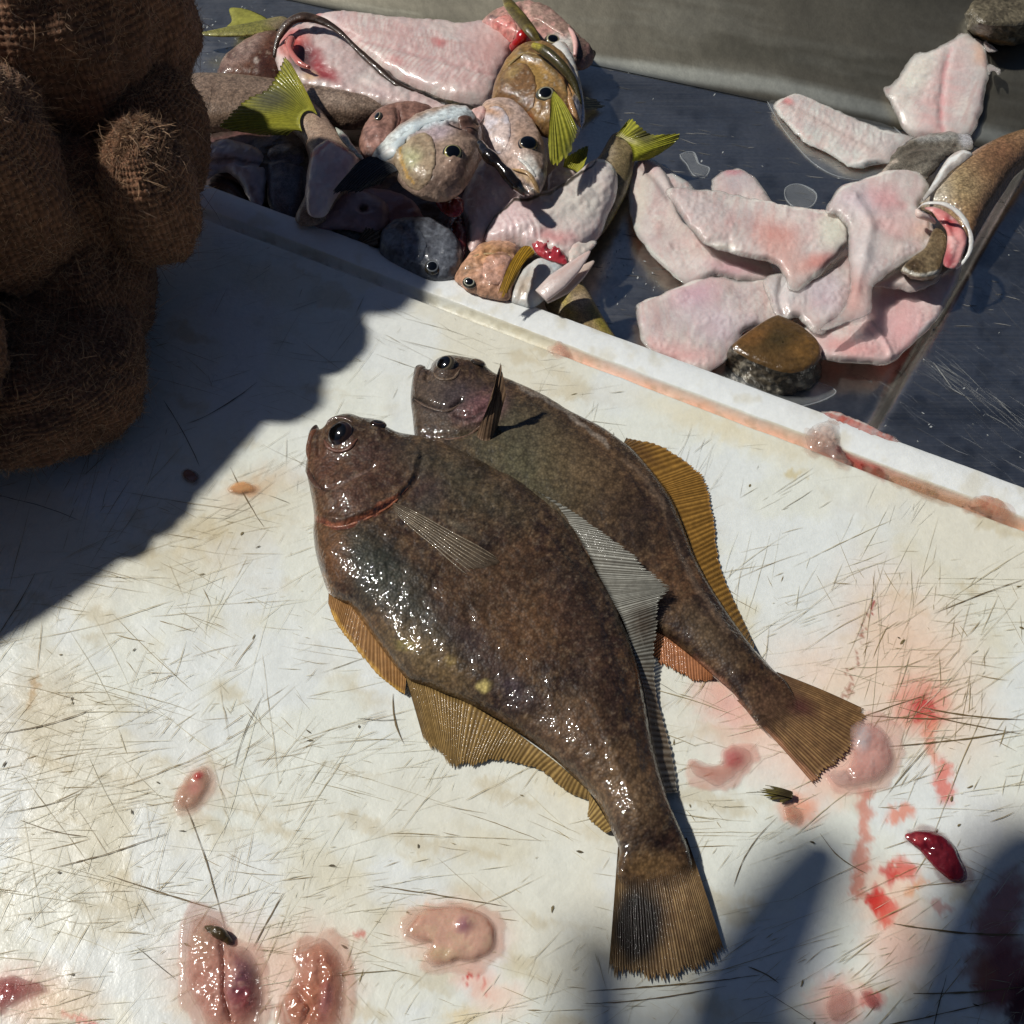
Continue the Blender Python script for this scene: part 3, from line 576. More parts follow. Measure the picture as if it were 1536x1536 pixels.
SACK = [((45, 540, .026, 188, 210, 96), dict(yaw=20, seed=11, pitch=.003)),          # big lower body
        ((140, 400, .032, 98, 180, 125), dict(yaw=8, seed=12, pitch=.003)),
        ((-8, 275, .095, 106, 118, 190), dict(yaw=10, seed=23, pitch=.003)),            # sunlit left fold
        (((-.215, .213, .115), 0, 0, .058, .068, .066), dict(yaw=0, seed=14, pitch=.003)),             # upper fold
        ((236, 95, .05, 56, 80, 90), dict(yaw=5, seed=15, pitch=.003)),
        ((238, 212, .072, 70, 100, 120), dict(yaw=-20, seed=16, pitch=.003)),             # lump at right
        ((225, 290, .072, 74, 100, 118), dict(yaw=10, seed=26, pitch=.003)),
        ((165, 225, .062, 90, 110, 130), dict(yaw=0, seed=17, pitch=.003)),
        (((-.375, .05, .072), 0, 0, .15, .12, .07), dict(yaw=50, seed=18, pitch=.0034, hair=.5)),  # unseen fold beyond the left edge, shaped to shade sack and board
        (((-.30, .050, .112), 0, 0, .135, .055, .036), dict(yaw=52, seed=31, pitch=.0034, nz=.3, hair=.5)),  # long, mostly unseen fold, added to smooth the sack's shadow edge
        ((100, 330, .058, 112, 110, 140), dict(yaw=0, seed=27, pitch=.003)),
        ((-160, 535, .066, 150, 150, 165), dict(yaw=0, seed=19, pitch=.0034, hair=.6))]  # unseen fold, added to keep the lower body in shade
build_sack()
# ================================================================== THE TWO FLATFISH
BR = (64, 48, 34); OL = (92, 84, 64); DK = (44, 32, 26); RD = (120, 66, 40); TAN = (150, 118, 80); GR = (96, 98, 90)
def flat_common(seed):
    return [('n', 60, (104, 74, 50), .6, .42, .68, seed), ('n', 34, (50, 34, 28), .75, .5, .66, seed+1), ('n', 10, (124, 98, 70), .35, .5, .75, seed+2), ('n', 8, (40, 28, 22), .6, .54, .7, seed+3), ('n', 4, (134, 112, 84), .3, .6, .75, seed+5)]
# ---- the lower fish, partly beneath
f2 = thing('flatfish', 'brown flatfish farther back, half under the other, with orange fin edge', 'flatfish', (860, 780), 0, 'whole brown flatfish on the cutting board')
body2 = [(621, 556), (628, 547), (636, 549), (644, 556), (650, 543), (668, 535), (692, 537), (710, 540), (726, 545), (736, 557), (752, 566), (770, 573), (817, 594), (859, 620), (904, 642), (936, 664), (955, 680), (988, 719), (1011, 755), (1030, 801), (1046, 843), (1069, 885), (1102, 934), (1131, 973), (1157, 1002), (1180, 1024), (1195, 1060), (1185, 1095), (1150, 1100), (1123, 1070), (1100, 1040), (1069, 1012), (1037, 985), (994, 952), (940, 930), (860, 880), (760, 800), (680, 740), (630, 690), (622, 655), (619, 625), (616, 595)]
o2 = flat_common(60)+[('b', 960, 780, 40, 50, -30, (42, 32, 26), .5, .9), ('b', 850, 660, 50, 20, 25, (46, 38, 30), .45, .9), ('b', 1090, 980, 30, 22, 40, (48, 34, 28), .5, .9), ('b', 790, 690, 110, 70, 35, (100, 98, 74), .65, .9), ('b', 760, 640, 60, 40, 20, (88, 82, 66), .5, .9), ('b', 880, 700, 90, 60, 45, (108, 86, 60), .5, .9),
   ('b', 655, 600, 40, 60, 0, (92, 78, 68), .75, .7), ('b', 720, 612, 40, 26, -20, (126, 86, 92), .7, .8), ('b', 690, 590, 40, 20, -30, (70, 62, 66), .6, .8),
   ('l', [(619, 596), (634, 604), (650, 612), (664, 612), (674, 615), (684, 608), (692, 601)], 4.5, (30, 22, 18), .95), ('l', [(684, 622), (694, 628), (712, 626), (722, 622)], 4, (46, 32, 28), .8), ('l', [(640, 640), (680, 648), (720, 632)], 3, (60, 44, 34), .6),
   ('l', [(770, 573), (800, 590), (840, 612), (880, 640), (910, 668)], 5, (150, 140, 128), .55), ('l', [(940, 690), (965, 716), (990, 750), (1008, 790), (1030, 850), (1050, 890), (1090, 945)], 7, (134, 112, 92), .45), ('l', [(1000, 770), (1015, 800), (1028, 830)], 7, (40, 28, 22), .8),
   ('b', 1155, 1032, 13, 10, 20, (30, 20, 18), .9, .5), ('b', 1060, 950, 60, 20, 50, (110, 92, 70), .5, .9), ('b', 1160, 1060, 40, 30, 50, (140, 104, 80), .5, .9), ('l', [(1037, 985), (1069, 1012), (1100, 1040), (1123, 1070)], 7, (190, 130, 104), .5)]
h2 = [('b', 655, 600, 30, 26, 0, .0012), ('b', 720, 610, 34, 24, 0, .0022), ('l', [(619, 596), (650, 612), (674, 615), (692, 601)], 4, -.0016), ('l', [(684, 622), (712, 626), (730, 615)], 4, -.0012), ('l', [(640, 652), (690, 655), (735, 635), (752, 600), (748, 575)], 6, -.0016),
   ('b', 668, 552, 26, 22, 0, .0035), ('b', 716, 548, 18, 12, 0, .0025), ('l', [(644, 552), (641, 566)], 5, -.0028), ('l', [(770, 590), (840, 640), (930, 720), (1010, 830), (1080, 930), (1150, 1020)], 5, .0002),
   ('l', [(800, 600), (870, 645), (940, 700), (1000, 780), (1040, 860), (1110, 950)], 6, -.0006), ('n', 40, .0007, 8), ('n', 12, .00025, 9)]
pillow('body', body2, .0045, .0125, BR, M_SKIN, o2, h2, f2, low=.35, sp=2.2, k=.30, seed=3, thin=[(1195, 1065, 80, .05)], fadeat=(1140, 1030, 1192, 1078))
CF = (176, 132, 62); CM = (118, 84, 34)
fin('dorsal_fin', [(936, 663), (955, 682), (988, 721), (1000, 738), (1013, 760), (1031, 803), (1046, 845), (1069, 887), (1102, 936), (1130, 973)],
    [(940, 655), (995, 668), (1044, 700), (1059, 722), (1067, 748), (1073, 785), (1077, 828), (1091, 876), (1114, 926), (1131, 966)], 58, .005, .0012, CF, CM, M_FIN, f2, ops=[('b', 960, 676, 40, 14, 40, (76, 52, 34), .6, .8)], rag=.07)
fin('anal_fin', [(975, 938), (1000, 956), (1037, 985), (1069, 1013)], [(980, 990), (1003, 1006), (1040, 1022), (1068, 1020)], 24, .004, .001, (190, 128, 84), (140, 88, 56), M_FIN, f2, rag=.14)
fin('tail_fin', [(1165, 1008), (1160, 1025), (1150, 1040), (1130, 1050), (1105, 1050)], [(1300, 1064), (1298, 1090), (1276, 1126), (1250, 1152), (1222, 1178)], 34, [.003, .003, .003, .003, .003], .0016, (164, 130, 84), (92, 64, 40), M_FIN, f2, alf=0, amp=.0003, rag=.05, nv=20,
    ops=[('b', 1150, 1035, 62, 60, 0, (84, 62, 46), .9, .8), ('b', 1196, 1058, 34, 16, 25, (66, 30, 30), .85, .8), ('n', 12, (70, 50, 34), .4, .5, .7, 4), ('l', [(1100, 1040), (1160, 1110), (1222, 1172)], 9, (186, 130, 104), .4)], arch=.001)
fin('tail_fin_edge', [(1183, 1022), (1200, 1022)], [(1240, 1034), (1300, 1064)], 5, .006, .002, (164, 130, 84), (110, 80, 50), M_FIN, f2, rag=.02) if 0 else None
# raised side fin
fin('pectoral_fin', [(714, 655), (722, 664), (736, 662), (746, 642)], [(738, 596), (749, 549), (753, 549), (760, 590)], 8, .0125, [.03, .038, .038, .03], (128, 104, 80), (84, 64, 48), M_FIN, f2, amp=.00018, rag=.04, nv=16, arch=.001, alf=.25)
eye(f2, 668, 552, 0, 17, ring=(116, 104, 84), iris=(64, 58, 46), nrm=(-.45, -.15, 1), pup=.66, out=(90, 78, 62)); eye(f2, 717, 548, 0, 13, ring=(120, 100, 70), iris=(60, 50, 40), nrm=(.3, .5, .8), sq=.5)
line_on('upper_lip', f2, [(623, 588), (625, 565), (630, 553), (637, 550)], .0014, (98, 82, 70)); line_on('lower_lip', f2, [(622, 597), (636, 605), (652, 613), (672, 616), (690, 604)], .0008, (92, 74, 62))
line_on('eyelid', f2, [(650, 560), (657, 570), (670, 573), (684, 568), (690, 556)], .0008, (110, 92, 76)); line_on('gill_edge', f2, [(640, 652), (680, 656), (716, 642), (742, 612)], .0008, (104, 80, 64), off=-.0003)
# ---- the front fish
f1 = thing('flatfish', 'larger brown flatfish lying in front, dark blotch on its fanned tail', 'flatfish', (780, 940), 0, 'whole brown flatfish on the cutting board')
body1 = [(463, 650), (474, 637), (482, 648), (489, 640), (497, 631), (512, 626), (534, 625), (548, 633), (562, 631), (576, 638), (588, 650), (622, 657), (652, 664), (680, 674), (720, 692), (753, 710), (792, 730), (835, 766), (858, 786), (880, 820), (900, 859), (923, 897), (942, 951), (955, 993), (966, 1042), (980, 1117), (999, 1190), (1018, 1236), (1034, 1276), (1036, 1310), (1010, 1336), (985, 1330), (955, 1342), (930, 1322), (926, 1298), (929, 1275), (918, 1247), (900, 1210), (880, 1184), (830, 1138), (778, 1099), (738, 1074), (700, 1054), (642, 1030), (609, 1016), (570, 969), (531, 914), (512, 902), (494, 890), (484, 866), (474, 831), (470, 799), (471, 775), (468, 750), (461, 715), (458, 705), (461, 682)]
o1 = flat_common(20)+[('b', 560, 850, 95, 50, 35, (50, 54, 46), .9, .8), ('b', 600, 900, 120, 32, 40, (60, 60, 50), .8, .9), ('b', 700, 720, 100, 50, 30, (82, 78, 60), .6, .9), ('b', 740, 890, 90, 80, 40, (96, 70, 48), .5, 1), ('b', 640, 990, 90, 34, 40, (124, 104, 72), .7, .8), ('b', 730, 985, 110, 22, 45, (66, 54, 54), .6, .9),
   ('b', 880, 900, 36, 70, -25, (34, 24, 20), .5, .9), ('b', 790, 850, 40, 26, 20, (40, 30, 24), .5, .9), ('b', 700, 905, 34, 24, 10, (44, 34, 26), .45, .9), ('b', 900, 1060, 26, 40, -20, (38, 27, 22), .5, .9), ('b', 860, 1010, 40, 22, 40, (36, 26, 24), .5, .9), ('b', 620, 690, 60, 26, 15, (58, 54, 44), .5, .9), ('b', 500, 830, 26, 60, -15, (120, 78, 46), .6, .9), ('b', 870, 950, 34, 120, -25, (62, 44, 36), .6, .9), ('b', 790, 960, 60, 60, 0, (102, 72, 46), .5, .9), ('b', 850, 1100, 60, 60, 45, (112, 86, 62), .55, .9), ('b', 930, 1180, 60, 60, 60, (126, 100, 72), .6, .9),
   ('b', 732, 818, 12, 16, 10, (30, 20, 16), .85, .8), ('b', 930, 1030, 18, 40, -15, (40, 28, 24), .5, .9), ('b', 815, 1000, 18, 14, 0, (36, 26, 24), .6, .9), ('b', 690, 790, 40, 8, 30, (110, 104, 88), .4, .9), ('b', 725, 700, 30, 24, 0, (50, 38, 28), .6, .9), ('b', 775, 735, 26, 18, 0, (56, 40, 30), .55, .9), ('b', 640, 735, 26, 26, 0, (56, 44, 48), .6, .8),
   ('b', 727, 1028, 11, 9, 0, (196, 178, 110), .85, .6), ('b', 675, 990, 9, 8, 0, (176, 150, 90), .6, .8), ('b', 608, 968, 16, 8, 30, (150, 140, 70), .5, .9), ('b', 783, 1050, 24, 20, 0, (56, 40, 40), .6, .9), ('b', 765, 1030, 20, 14, 20, (60, 50, 60), .6, .9),
   ('b', 540, 690, 70, 40, 20, (84, 58, 48), .6, .9), ('b', 520, 745, 50, 36, 10, (94, 64, 54), .55, .9), ('b', 484, 700, 24, 40, 0, (96, 60, 46), .6, .9),
   ('l', [(472, 776), (492, 786), (516, 784), (545, 774), (575, 757), (597, 744)], 5, (150, 88, 62), .7), ('l', [(476, 783), (500, 791), (525, 788), (560, 772), (590, 752)], 3, (110, 54, 42), .7), ('l', [(460, 700), (470, 722), (484, 735), (500, 738)], 3.5, (40, 26, 20), .85),
   ('l', [(500, 735), (530, 715), (560, 697)], 4, (130, 108, 98), .5), ('l', [(484, 866), (494, 890), (512, 902), (531, 914), (570, 969), (609, 1021)], 7, (140, 104, 62), .6), ('n', 5, (150, 134, 112), .22, .62, .8, 29),
   ('b', 995, 1262, 22, 14, 20, (40, 24, 18), .85, .8), ('b', 975, 1110, 26, 60, -10, (70, 50, 36), .5, .9), ('b', 940, 1150, 12, 22, -20, (40, 28, 22), .6, .8), ('b', 980, 1300, 50, 22, 0, (150, 116, 74), .6, .8), ('b', 640, 760, 18, 30, 40, (78, 74, 66), .5, .8)]
h1 = [('b', 511, 652, 36, 32, 0, .0042), ('b', 566, 643, 22, 15, 20, .0030), ('l', [(484, 648), (479, 662), (478, 680)], 5, -.0026), ('b', 520, 740, 46, 32, 0, .0024), ('b', 480, 700, 18, 30, 0, .0010),
   ('s', [(472, 778), (516, 786), (560, 770), (600, 744), (622, 715), (628, 690)], 10, .0009), ('l', [(472, 780), (516, 788), (560, 772), (600, 746), (624, 716)], 4, -.0012), ('l', [(460, 700), (470, 722), (486, 736), (520, 728), (560, 700)], 4, -.0010),
   ('l', [(600, 745), (640, 760), (720, 830), (820, 950), (900, 1080), (960, 1230)], 6, .00025), ('b', 560, 860, 70, 50, 35, .0016), ('l', [(520, 880), (600, 985), (700, 1040), (800, 1100)], 9, -.0007), ('l', [(700, 700), (800, 760), (870, 850), (930, 990), (970, 1150)], 8, -.0007), ('n', 45, .0010, 14), ('n', 15, .0004, 15), ('n', 6, .00018, 16)]
pillow('body', body1, .0065, .0165, BR, M_SKIN, o1, h1, f1, low=.4, sp=2.0, k=.36, seed=4, fadeat=(975, 1268, 988, 1338), thin=[(985, 1345, 85, .05), (480, 690, 60, .72)])
CR = (178, 146, 88); CMM = (104, 80, 42)
fin('anal_fin', [(493, 888), (512, 901), (531, 914), (570, 969), (609, 1018)], [(492, 905), (503, 935), (520, 958), (572, 1018), (607, 1042)], 34, .006, .0022, (176, 134, 84), (120, 82, 40), M_FIN, f1, rag=.06, ops=[('l', [(494, 917), (518, 953), (547, 989), (577, 1021), (606, 1041)], 6, (206, 160, 70), .7)])
fin('anal_fin', [(608, 1014), (625, 1024), (642, 1030), (670, 1043), (700, 1054), (738, 1076), (765, 1092), (790, 1110), (830, 1140), (858, 1164), (886, 1190)],
    [(638, 1118), (652, 1129), (664, 1140), (676, 1152), (686, 1153), (708, 1152), (738, 1142), (768, 1146), (810, 1156), (846, 1186), (885, 1202)], 62, .006, .0012, CR, CMM, M_FIN, f1, rag=.10, arch=.0004, ops=[('b', 622, 1060, 12, 50, -15, (90, 72, 46), .5, .9)])
fin('anal_fin', [(882, 1188), (898, 1210), (918, 1245)], [(884, 1206), (882, 1230), (908, 1250)], 12, .005, .0015, (190, 160, 96), CMM, M_FIN, f1, rag=.12)
fin('dorsal_fin', [(790, 731), (835, 767), (856, 788), (878, 822), (897, 860), (909, 882), (919, 902), (932, 925), (944, 955), (955, 993), (968, 1044), (980, 1117), (999, 1190)],
    [(800, 731), (858, 763), (905, 797), (953, 832), (990, 865), (1006, 879), (1006, 884), (992, 905), (988, 940), (984, 990), (988, 1050), (1008, 1118), (1018, 1188)], 96, [.0085, .0115, .013, .0135, .0135, .0135, .0125, .0115, .009, .0065, .006, .006, .006], [.014, .017, .0185, .019, .019, .0185, .018, .0155, .009, .004, .002, .0015, .0012], (176, 176, 166), (84, 80, 70), M_FIN, f1, rag=.12, amp=.00012, alf=.7,
    ops=[('b', 985, 1100, 50, 90, -10, (140, 110, 78), .5, .9), ('b', 965, 935, 20, 30, 0, (70, 50, 34), .6, .9)])
fin('tail_fin', [(927, 1270), (940, 1270), (965, 1272), (990, 1270), (1014, 1264), (1030, 1256)], [(912, 1468), (942, 1473), (985, 1474), (1030, 1468), (1066, 1452), (1089, 1434)], 46, [.0045, .005, .005, .005, .005, .0045], .0018, (178, 148, 102), (96, 72, 44), M_FIN, f1, amp=.0003, rag=.08, alf=0, nv=26, arch=.0005,
    ops=[('b', 1000, 1380, 14, 50, -10, (66, 46, 30), .5, .9), ('n', 14, (84, 60, 36), .45, .5, .7, 14), ('b', 978, 1280, 75, 60, 0, (72, 54, 40), .92, .8), ('n', 9, (110, 86, 60), .4, .5, .7, 77), ('b', 956, 1388, 46, 70, 6, (14, 10, 8), .98, .45)])
fin('pelvic_fin', [(470, 800), (474, 830), (484, 866)], [(468, 806), (474, 838), (486, 874)], 5, .008, .006, (160, 100, 60), (110, 66, 40), M_FIN, f1) if 0 else None
eye(f1, 511, 656, 0, 22, ring=(50, 36, 30), iris=(40, 28, 24), nrm=(-.4, -.2, 1), pup=.72, out=(58, 36, 28), sq=.62); eye(f1, 567, 641, 0, 14, ring=(70, 52, 40), iris=(36, 26, 22), nrm=(.2, .5, .9), sq=.5)
line_on('eyelid', f1, [(487, 662), (494, 674), (510, 680), (526, 676), (536, 662)], .0011, (104, 68, 54)); line_on('eyelid', f1, [(490, 642), (500, 633), (516, 631), (530, 638)], .0010, (84, 60, 50))
line_on('upper_lip', f1, [(464, 692), (464, 668), (469, 652), (476, 643)], .0016, (104, 66, 46)); line_on('lower_lip', f1, [(461, 704), (468, 720), (482, 734)], .0012, (84, 58, 46))
line_on('gill_edge', f1, [(474, 782), (500, 789), (530, 784), (562, 770), (592, 750), (612, 728)], .0007, (150, 92, 66), off=-.0002)
plate('pectoral_fin', f1, [(588, 748), (620, 762), (680, 796), (740, 830), (752, 846), (720, 856), (690, 850), (640, 812), (600, 780), (588, 768)], .0007, (92, 80, 66), [('n', 5, (60, 50, 42), .6, .5, .7, 3, 32, 8)], mtl=M_FIN, fade=.2, amax=.55, sp=2.2)
c_ = cat([(592, 752), (660, 796), (745, 850)], 4)
for i_ in range(9):                                              # rays of the folded side fin, flat on the flank
    e_ = (748-i_*6, 836+i_*3.2); s0 = (590+i_*.6, 752+i_*2.6); m1 = ((s0[0]*2+e_[0])/3, (s0[1]*2+e_[1])/3-1); m2 = ((s0[0]+2*e_[0])/3, (s0[1]+2*e_[1])/3)
    line_on('fin_ray', f1, [s0, m1, m2, e_], .00032, (126, 112, 92), off=.0003, jit=.3)
# ================================================================== THE HEAP OF FILLETED FISH
GP = 'filleted fish carcasses heaped in the steel tray'; GPF = 'pieces of cut fish heaped in the steel tray'
PK = (216, 190, 184); PKL = (232, 212, 204); SK = (128, 104, 78); YG = (150, 146, 44); WH = (226, 226, 216)
def flesh(seed, base=None, r=(198, 116, 108)):
    return [('n', 24, (186, 168, 170), .5, .5, .7, seed+31), ('n', 50, (230, 224, 214), .5, .52, .72, seed+41), ('n', 40, (200, 188, 186), .5, .5, .72, seed+9), ('n', 5, (200, 168, 162), .5, .48, .7, seed+8, (seed*37) % 180, 7), ('n', 60, (222, 208, 200), .6, .4, .7, seed), ('n', 26, (212, 182, 178), .45, .5, .75, seed+1), ('n', 12, (226, 220, 214), .4, .55, .8, seed+2), ('n', 30, r, .22, .66, .85, seed+3)]
def tailfin(name, base, outer, parent, z0, z1, n=22, ops=(), cr=(176, 168, 60), cm=(128, 130, 40), rag=.05, arch=.0):
    return fin(name, base, outer, n, z0, z1, cr, cm, M_FIN, parent, amp=.0004, rag=rag, nv=16, ops=ops, arch=arch)
# --- dark carcass underneath everything
u = thing('fish_carcass', 'dark fish carcass buried in shade beneath the middle of the heap', 'fish carcass', (650, 320), ZT, GP)
pillow('body', cT([(20, 540), (120, 520), (420, 520), (700, 600), (1000, 520), (1250, 500), (1330, 620), (1260, 800), (1080, 960), (960, 1060), (820, 1010), (500, 870), (200, 760), (20, 690)]), -.014, .012, (70, 56, 50), M_SKINH, [('n', 40, (120, 80, 76), .6, .5, .7, 5)], [('n', 30, .002, 3)], u, sp=4, k=.5)
pillow('belly_flesh', cT([(500, 770), (640, 730), (800, 760), (880, 850), (800, 880), (640, 860), (520, 850)]), -.004, .006, (150, 110, 112), M_FLESH, [('b', 545, 312, 7, 6, 0, (8, 6, 8), .95, .4)], [('b', 548, 311, 8, 7, 0, -.003), ('n', 20, .0015, 4)], u, sp=3, k=.5)
# --- long pink carcass at the back with its head (A)
a = thing('fish_carcass', 'long pink filleted carcass at the back of the heap, its small tail at left', 'fish carcass', (600, 110), ZT, GP)
pillow('fin_lobe', cT([(112, 34), (150, 30), (200, 42), (262, 74), (250, 92), (190, 96), (105, 104), (122, 80)]), -.012, .0016, (148, 146, 66), M_FIN, [('n', 10, (110, 108, 50), .5, .45, .7, 3, 10, 3)], [('n', 6, .0004, 4, 10, 4)], a, sp=2.2, k=.3)
pillow('fin_lobe', cT([(-14, 128), (40, 116), (120, 100), (220, 82), (310, 62), (345, 80), (310, 112), (235, 132), (130, 142), (40, 140)]), -.009, .003, (138, 134, 70), M_SKINF, [('b', 425, 35, 26, 14, 0, (150, 130, 110), .8, .8), ('l', cT([(0, 134), (130, 138), (240, 128)]), 4, (196, 190, 110), .7), ('n', 10, (100, 100, 44), .5, .45, .7, 6, -12, 4)], [], a, sp=2.2, k=.4)
pillow('carcass_flesh', cT([(420, 66), (500, 56), (620, 64), (720, 84), (850, 98), (960, 96), (1000, 116), (1080, 92), (1160, 100), (1215, 170), (1190, 250), (1150, 330), (1120, 400), (1050, 415), (960, 400), (850, 360), (740, 310), (650, 250), (560, 170), (480, 110)]), -.006, .010, PK, M_FLESH,
    flesh(3)+chev(cT([(540, 110), (700, 160), (850, 200), (1000, 240), (1150, 280)]), 34, 30, 14, (196, 152, 148), .55)+[('l', cT([(560, 130), (700, 175), (850, 215), (1000, 250), (1120, 290)]), 4, (200, 160, 156), .6), ('l', cT([(540, 100), (700, 130), (900, 150), (1050, 175)]), 3, (206, 170, 162), .5), ('b', 657, 63, 12, 7, 10, (190, 70, 70), .6, .9), ('b', 594, 92, 18, 8, 10, (200, 110, 106), .5, .95), ('b', 470, 24, 14, 5, 0, (200, 60, 60), .7, .7), ('b', 740, 70, 30, 40, 30, (206, 150, 142), .5, .9)],
    [('l', cT([(560, 130), (700, 175), (850, 215), (1000, 250), (1120, 290)]), 4, -.0008), ('n', 14, .0009, 5, 12, 3), ('n', 6, .0004, 15, 70, 3), ('w', 5, .0007, 8)], a, low=.8, sp=2.4, k=.5, jag=2)
pillow('skin_rim', cT([(620, 200), (680, 240), (760, 300), (860, 350), (960, 385), (1060, 405), (1115, 392), (1100, 425), (1000, 430), (900, 400), (800, 360), (700, 310), (640, 245)]), -.002, .004, (62, 52, 36), M_SKINF, [('n', 8, (140, 128, 90), .6, .55, .8, 4), ('l', cT([(680, 262), (800, 330), (960, 400), (1080, 418)]), 3, (24, 20, 16), .8)], [('n', 6, .0008, 6)], a, sp=2.2, k=.5, jag=4)
# --- top head
t = thing('severed_fish', 'fish head at the very back of the heap, blood behind its gill cover', 'fish head', (800, 90), ZT, 'fish heads in the heap')
pillow('head', cT([(1080, 100), (1105, 70), (1180, 42), (1255, 20), (1330, 40), (1400, 90), (1445, 140), (1512, 200), (1500, 250), (1460, 270), (1400, 260), (1300, 230), (1240, 220), (1190, 170)]), -0.0000, 0.0112, (150, 122, 108), M_SKINH,
    [('b', 735, 38, 26, 14, -10, (206, 150, 146), .8, .8), ('b', 752, 62, 26, 26, 0, (206, 110, 100), .85, .8), ('n', 9, (232, 170, 160), .5, .5, .7, 4), ('b', 790, 54, 12, 14, 0, (170, 24, 26), .85, .7), ('b', 845, 66, 26, 14, 30, (212, 214, 206), .8, .7), ('b', 810, 18, 50, 12, 20, (188, 156, 142), .6, .9), ('b', 870, 80, 20, 26, 30, (54, 44, 40), .85, .8), ('l', cT([(1115, 62), (1150, 66), (1190, 100)]), 3.5, (60, 44, 44), .8)],
    [('b', 755, 62, 20, 20, 0, .002), ('n', 8, .001, 3), ('l', cT([(1245, 30), (1260, 100), (1280, 180)]), 5, -.003)], t, sp=2.3, k=.7, jag=2)
eye(t, *cT([(1356, 150)])[0], .0175, 13, ring=(196, 186, 150), nrm=(.1, -.2, 1))
tube('gill_cover_edge', [P(*q, z) for q, z in zip(cT([(1172, -10), (1190, 20), (1230, 70), (1270, 120), (1310, 180)]), [.014, .018, .02, .022, .018])], [.002, .004, .0045, .004, .002], (84, 72, 34), M_SKINF, t, ops=[('n', 8, (150, 136, 60), .6, .5, .7, 3)], flat=.6)
tube('jaw_bone', [P(*q, z) for q, z in zip(cT([(1400, 100), (1428, 125), (1442, 170), (1440, 215)]), [.006, .009, .010, .008])], [.0008, .0016, .0018, .001], (226, 178, 170), M_FLESH, t)
tube('blood_clot', [P(*q, z) for q, z in zip(cT([(1200, 190), (1230, 160), (1255, 135), (1270, 130)]), [.004, .010, .012, .011])], [.003, .005, .0045, .002], (186, 34, 30), M_GUT, t, jit=.6)
tube('dark_fin_tip', [P(*q, z) for q, z in zip(cT([(1455, 235), (1490, 215), (1515, 200)]), [-.008, -.006, -.006])], [.006, .005, .001], (50, 40, 34), M_SKINF, t)
fin('pectoral_fin', cT([(1465, 370), (1468, 400), (1466, 420)]), cT([(1530, 380), (1560, 405), (1530, 418)]), 7, -.012, -.018, (196, 190, 150), (90, 92, 84), M_FIN, t, rag=.2)
# --- curled carcass with open belly (B, C)
b = thing('fish_carcass', 'curled carcass with dark brown back and open bloody belly cavity', 'fish carcass', (480, 110), ZT, GP)
pillow('back', cT([(62, 300), (80, 245), (130, 200), (200, 155), (260, 130), (310, 130), (345, 190), (340, 260), (300, 330), (200, 325), (90, 318)]), -.010, .012, (110, 72, 52), M_SKINF,
    [('b', 365, 75, 40, 14, -40, (176, 150, 138), .8, .8), ('n', 12, (70, 40, 30), .6, .45, .7, 3), ('b', 400, 95, 30, 26, 0, (66, 34, 26), .75, .9), ('b', 383, 90, 6, 5, 0, (200, 186, 176), .8, .6), ('n', 5, (190, 170, 150), .4, .65, .8, 8)], [('n', 14, .0008, 4)], b, sp=2.3, k=.6)
pillow('belly_wall', cT([(290, 220), (300, 170), (340, 120), (400, 100), (470, 108), (540, 135), (600, 190), (660, 250), (700, 300), (790, 345), (900, 385), (985, 428), (960, 450), (850, 436), (700, 408), (560, 378), (440, 352), (370, 325), (310, 280)]), .001, .007, (216, 186, 180), M_FLESH,
    flesh(14)+[('b', 440, 62, 26, 18, -20, (206, 70, 60), .85, .8), ('b', 470, 80, 30, 14, 35, (140, 20, 30), .9, .8), ('b', 485, 105, 34, 13, 32, (150, 16, 30), .9, .7), ('b', 455, 88, 18, 20, 40, (56, 12, 20), .9, .8), ('b', 430, 80, 16, 10, 20, (222, 150, 140), .7, .8), ('b', 560, 105, 70, 30, 30, (200, 190, 186), .55, .9), ('b', 465, 112, 14, 8, 0, (226, 190, 150), .8, .7), ('b', 560, 150, 90, 6, 12, (236, 220, 210), .6, .8)],
    [('b', 455, 84, 28, 18, 30, -.005), ('b', 490, 106, 22, 7, 30, -.002), ('n', 24, .0018, 5, 30, 2), ('n', 8, .0009, 6)], b, sp=2.2, k=.5, low=.9, jag=2)
tube('skin_fold', [P(*q, z) for q, z in zip(cT([(285, 220), (300, 150), (340, 90), (395, 66), (470, 82), (540, 125), (600, 185), (680, 258), (760, 325), (860, 365)]), [.002, .008, .013, .015, .014, .012, .010, .008, .006, .003])], [.001, .0022, .0038, .0042, .003, .0018, .0018, .0024, .002, .001], (60, 44, 34), M_SKINF, b, flat=.55, ops=[('n', 8, (130, 100, 80), .5, .6, .8, 4), ('l', cT([(300, 150), (340, 90), (395, 66)]), 5, (96, 66, 50), .6)], jit=.2)
tube('gut_strand', [P(*q, .010) for q in cT([(330, 165), (350, 150), (345, 190), (380, 240), (420, 260)])], [.001, .0028, .002, .0018, .001], (214, 130, 120), M_GUT, b, jit=.4)
# --- grey brown fish lying across (D)
d = thing('fish', 'whole grey-brown round fish body lying across under the yellow fan tail', 'fish', (520, 165), ZT, GPF)
pillow('body', cT([(-60, 308), (60, 312), (200, 322), (300, 335), (440, 356), (560, 372), (690, 392), (760, 410), (770, 440), (700, 470), (600, 492), (480, 486), (380, 500), (200, 500), (0, 505), (-60, 480)]), -.006, .016, (134, 112, 94), M_SKIN, [('b', 520, 150, 110, 12, 8, (176, 156, 140), .6, .9), ('n', 10, (96, 76, 60), .5, .5, .75, 4), ('b', 540, 180, 90, 8, 6, (70, 52, 40), .7, .8)], [], d, sp=2.4, k=.75)
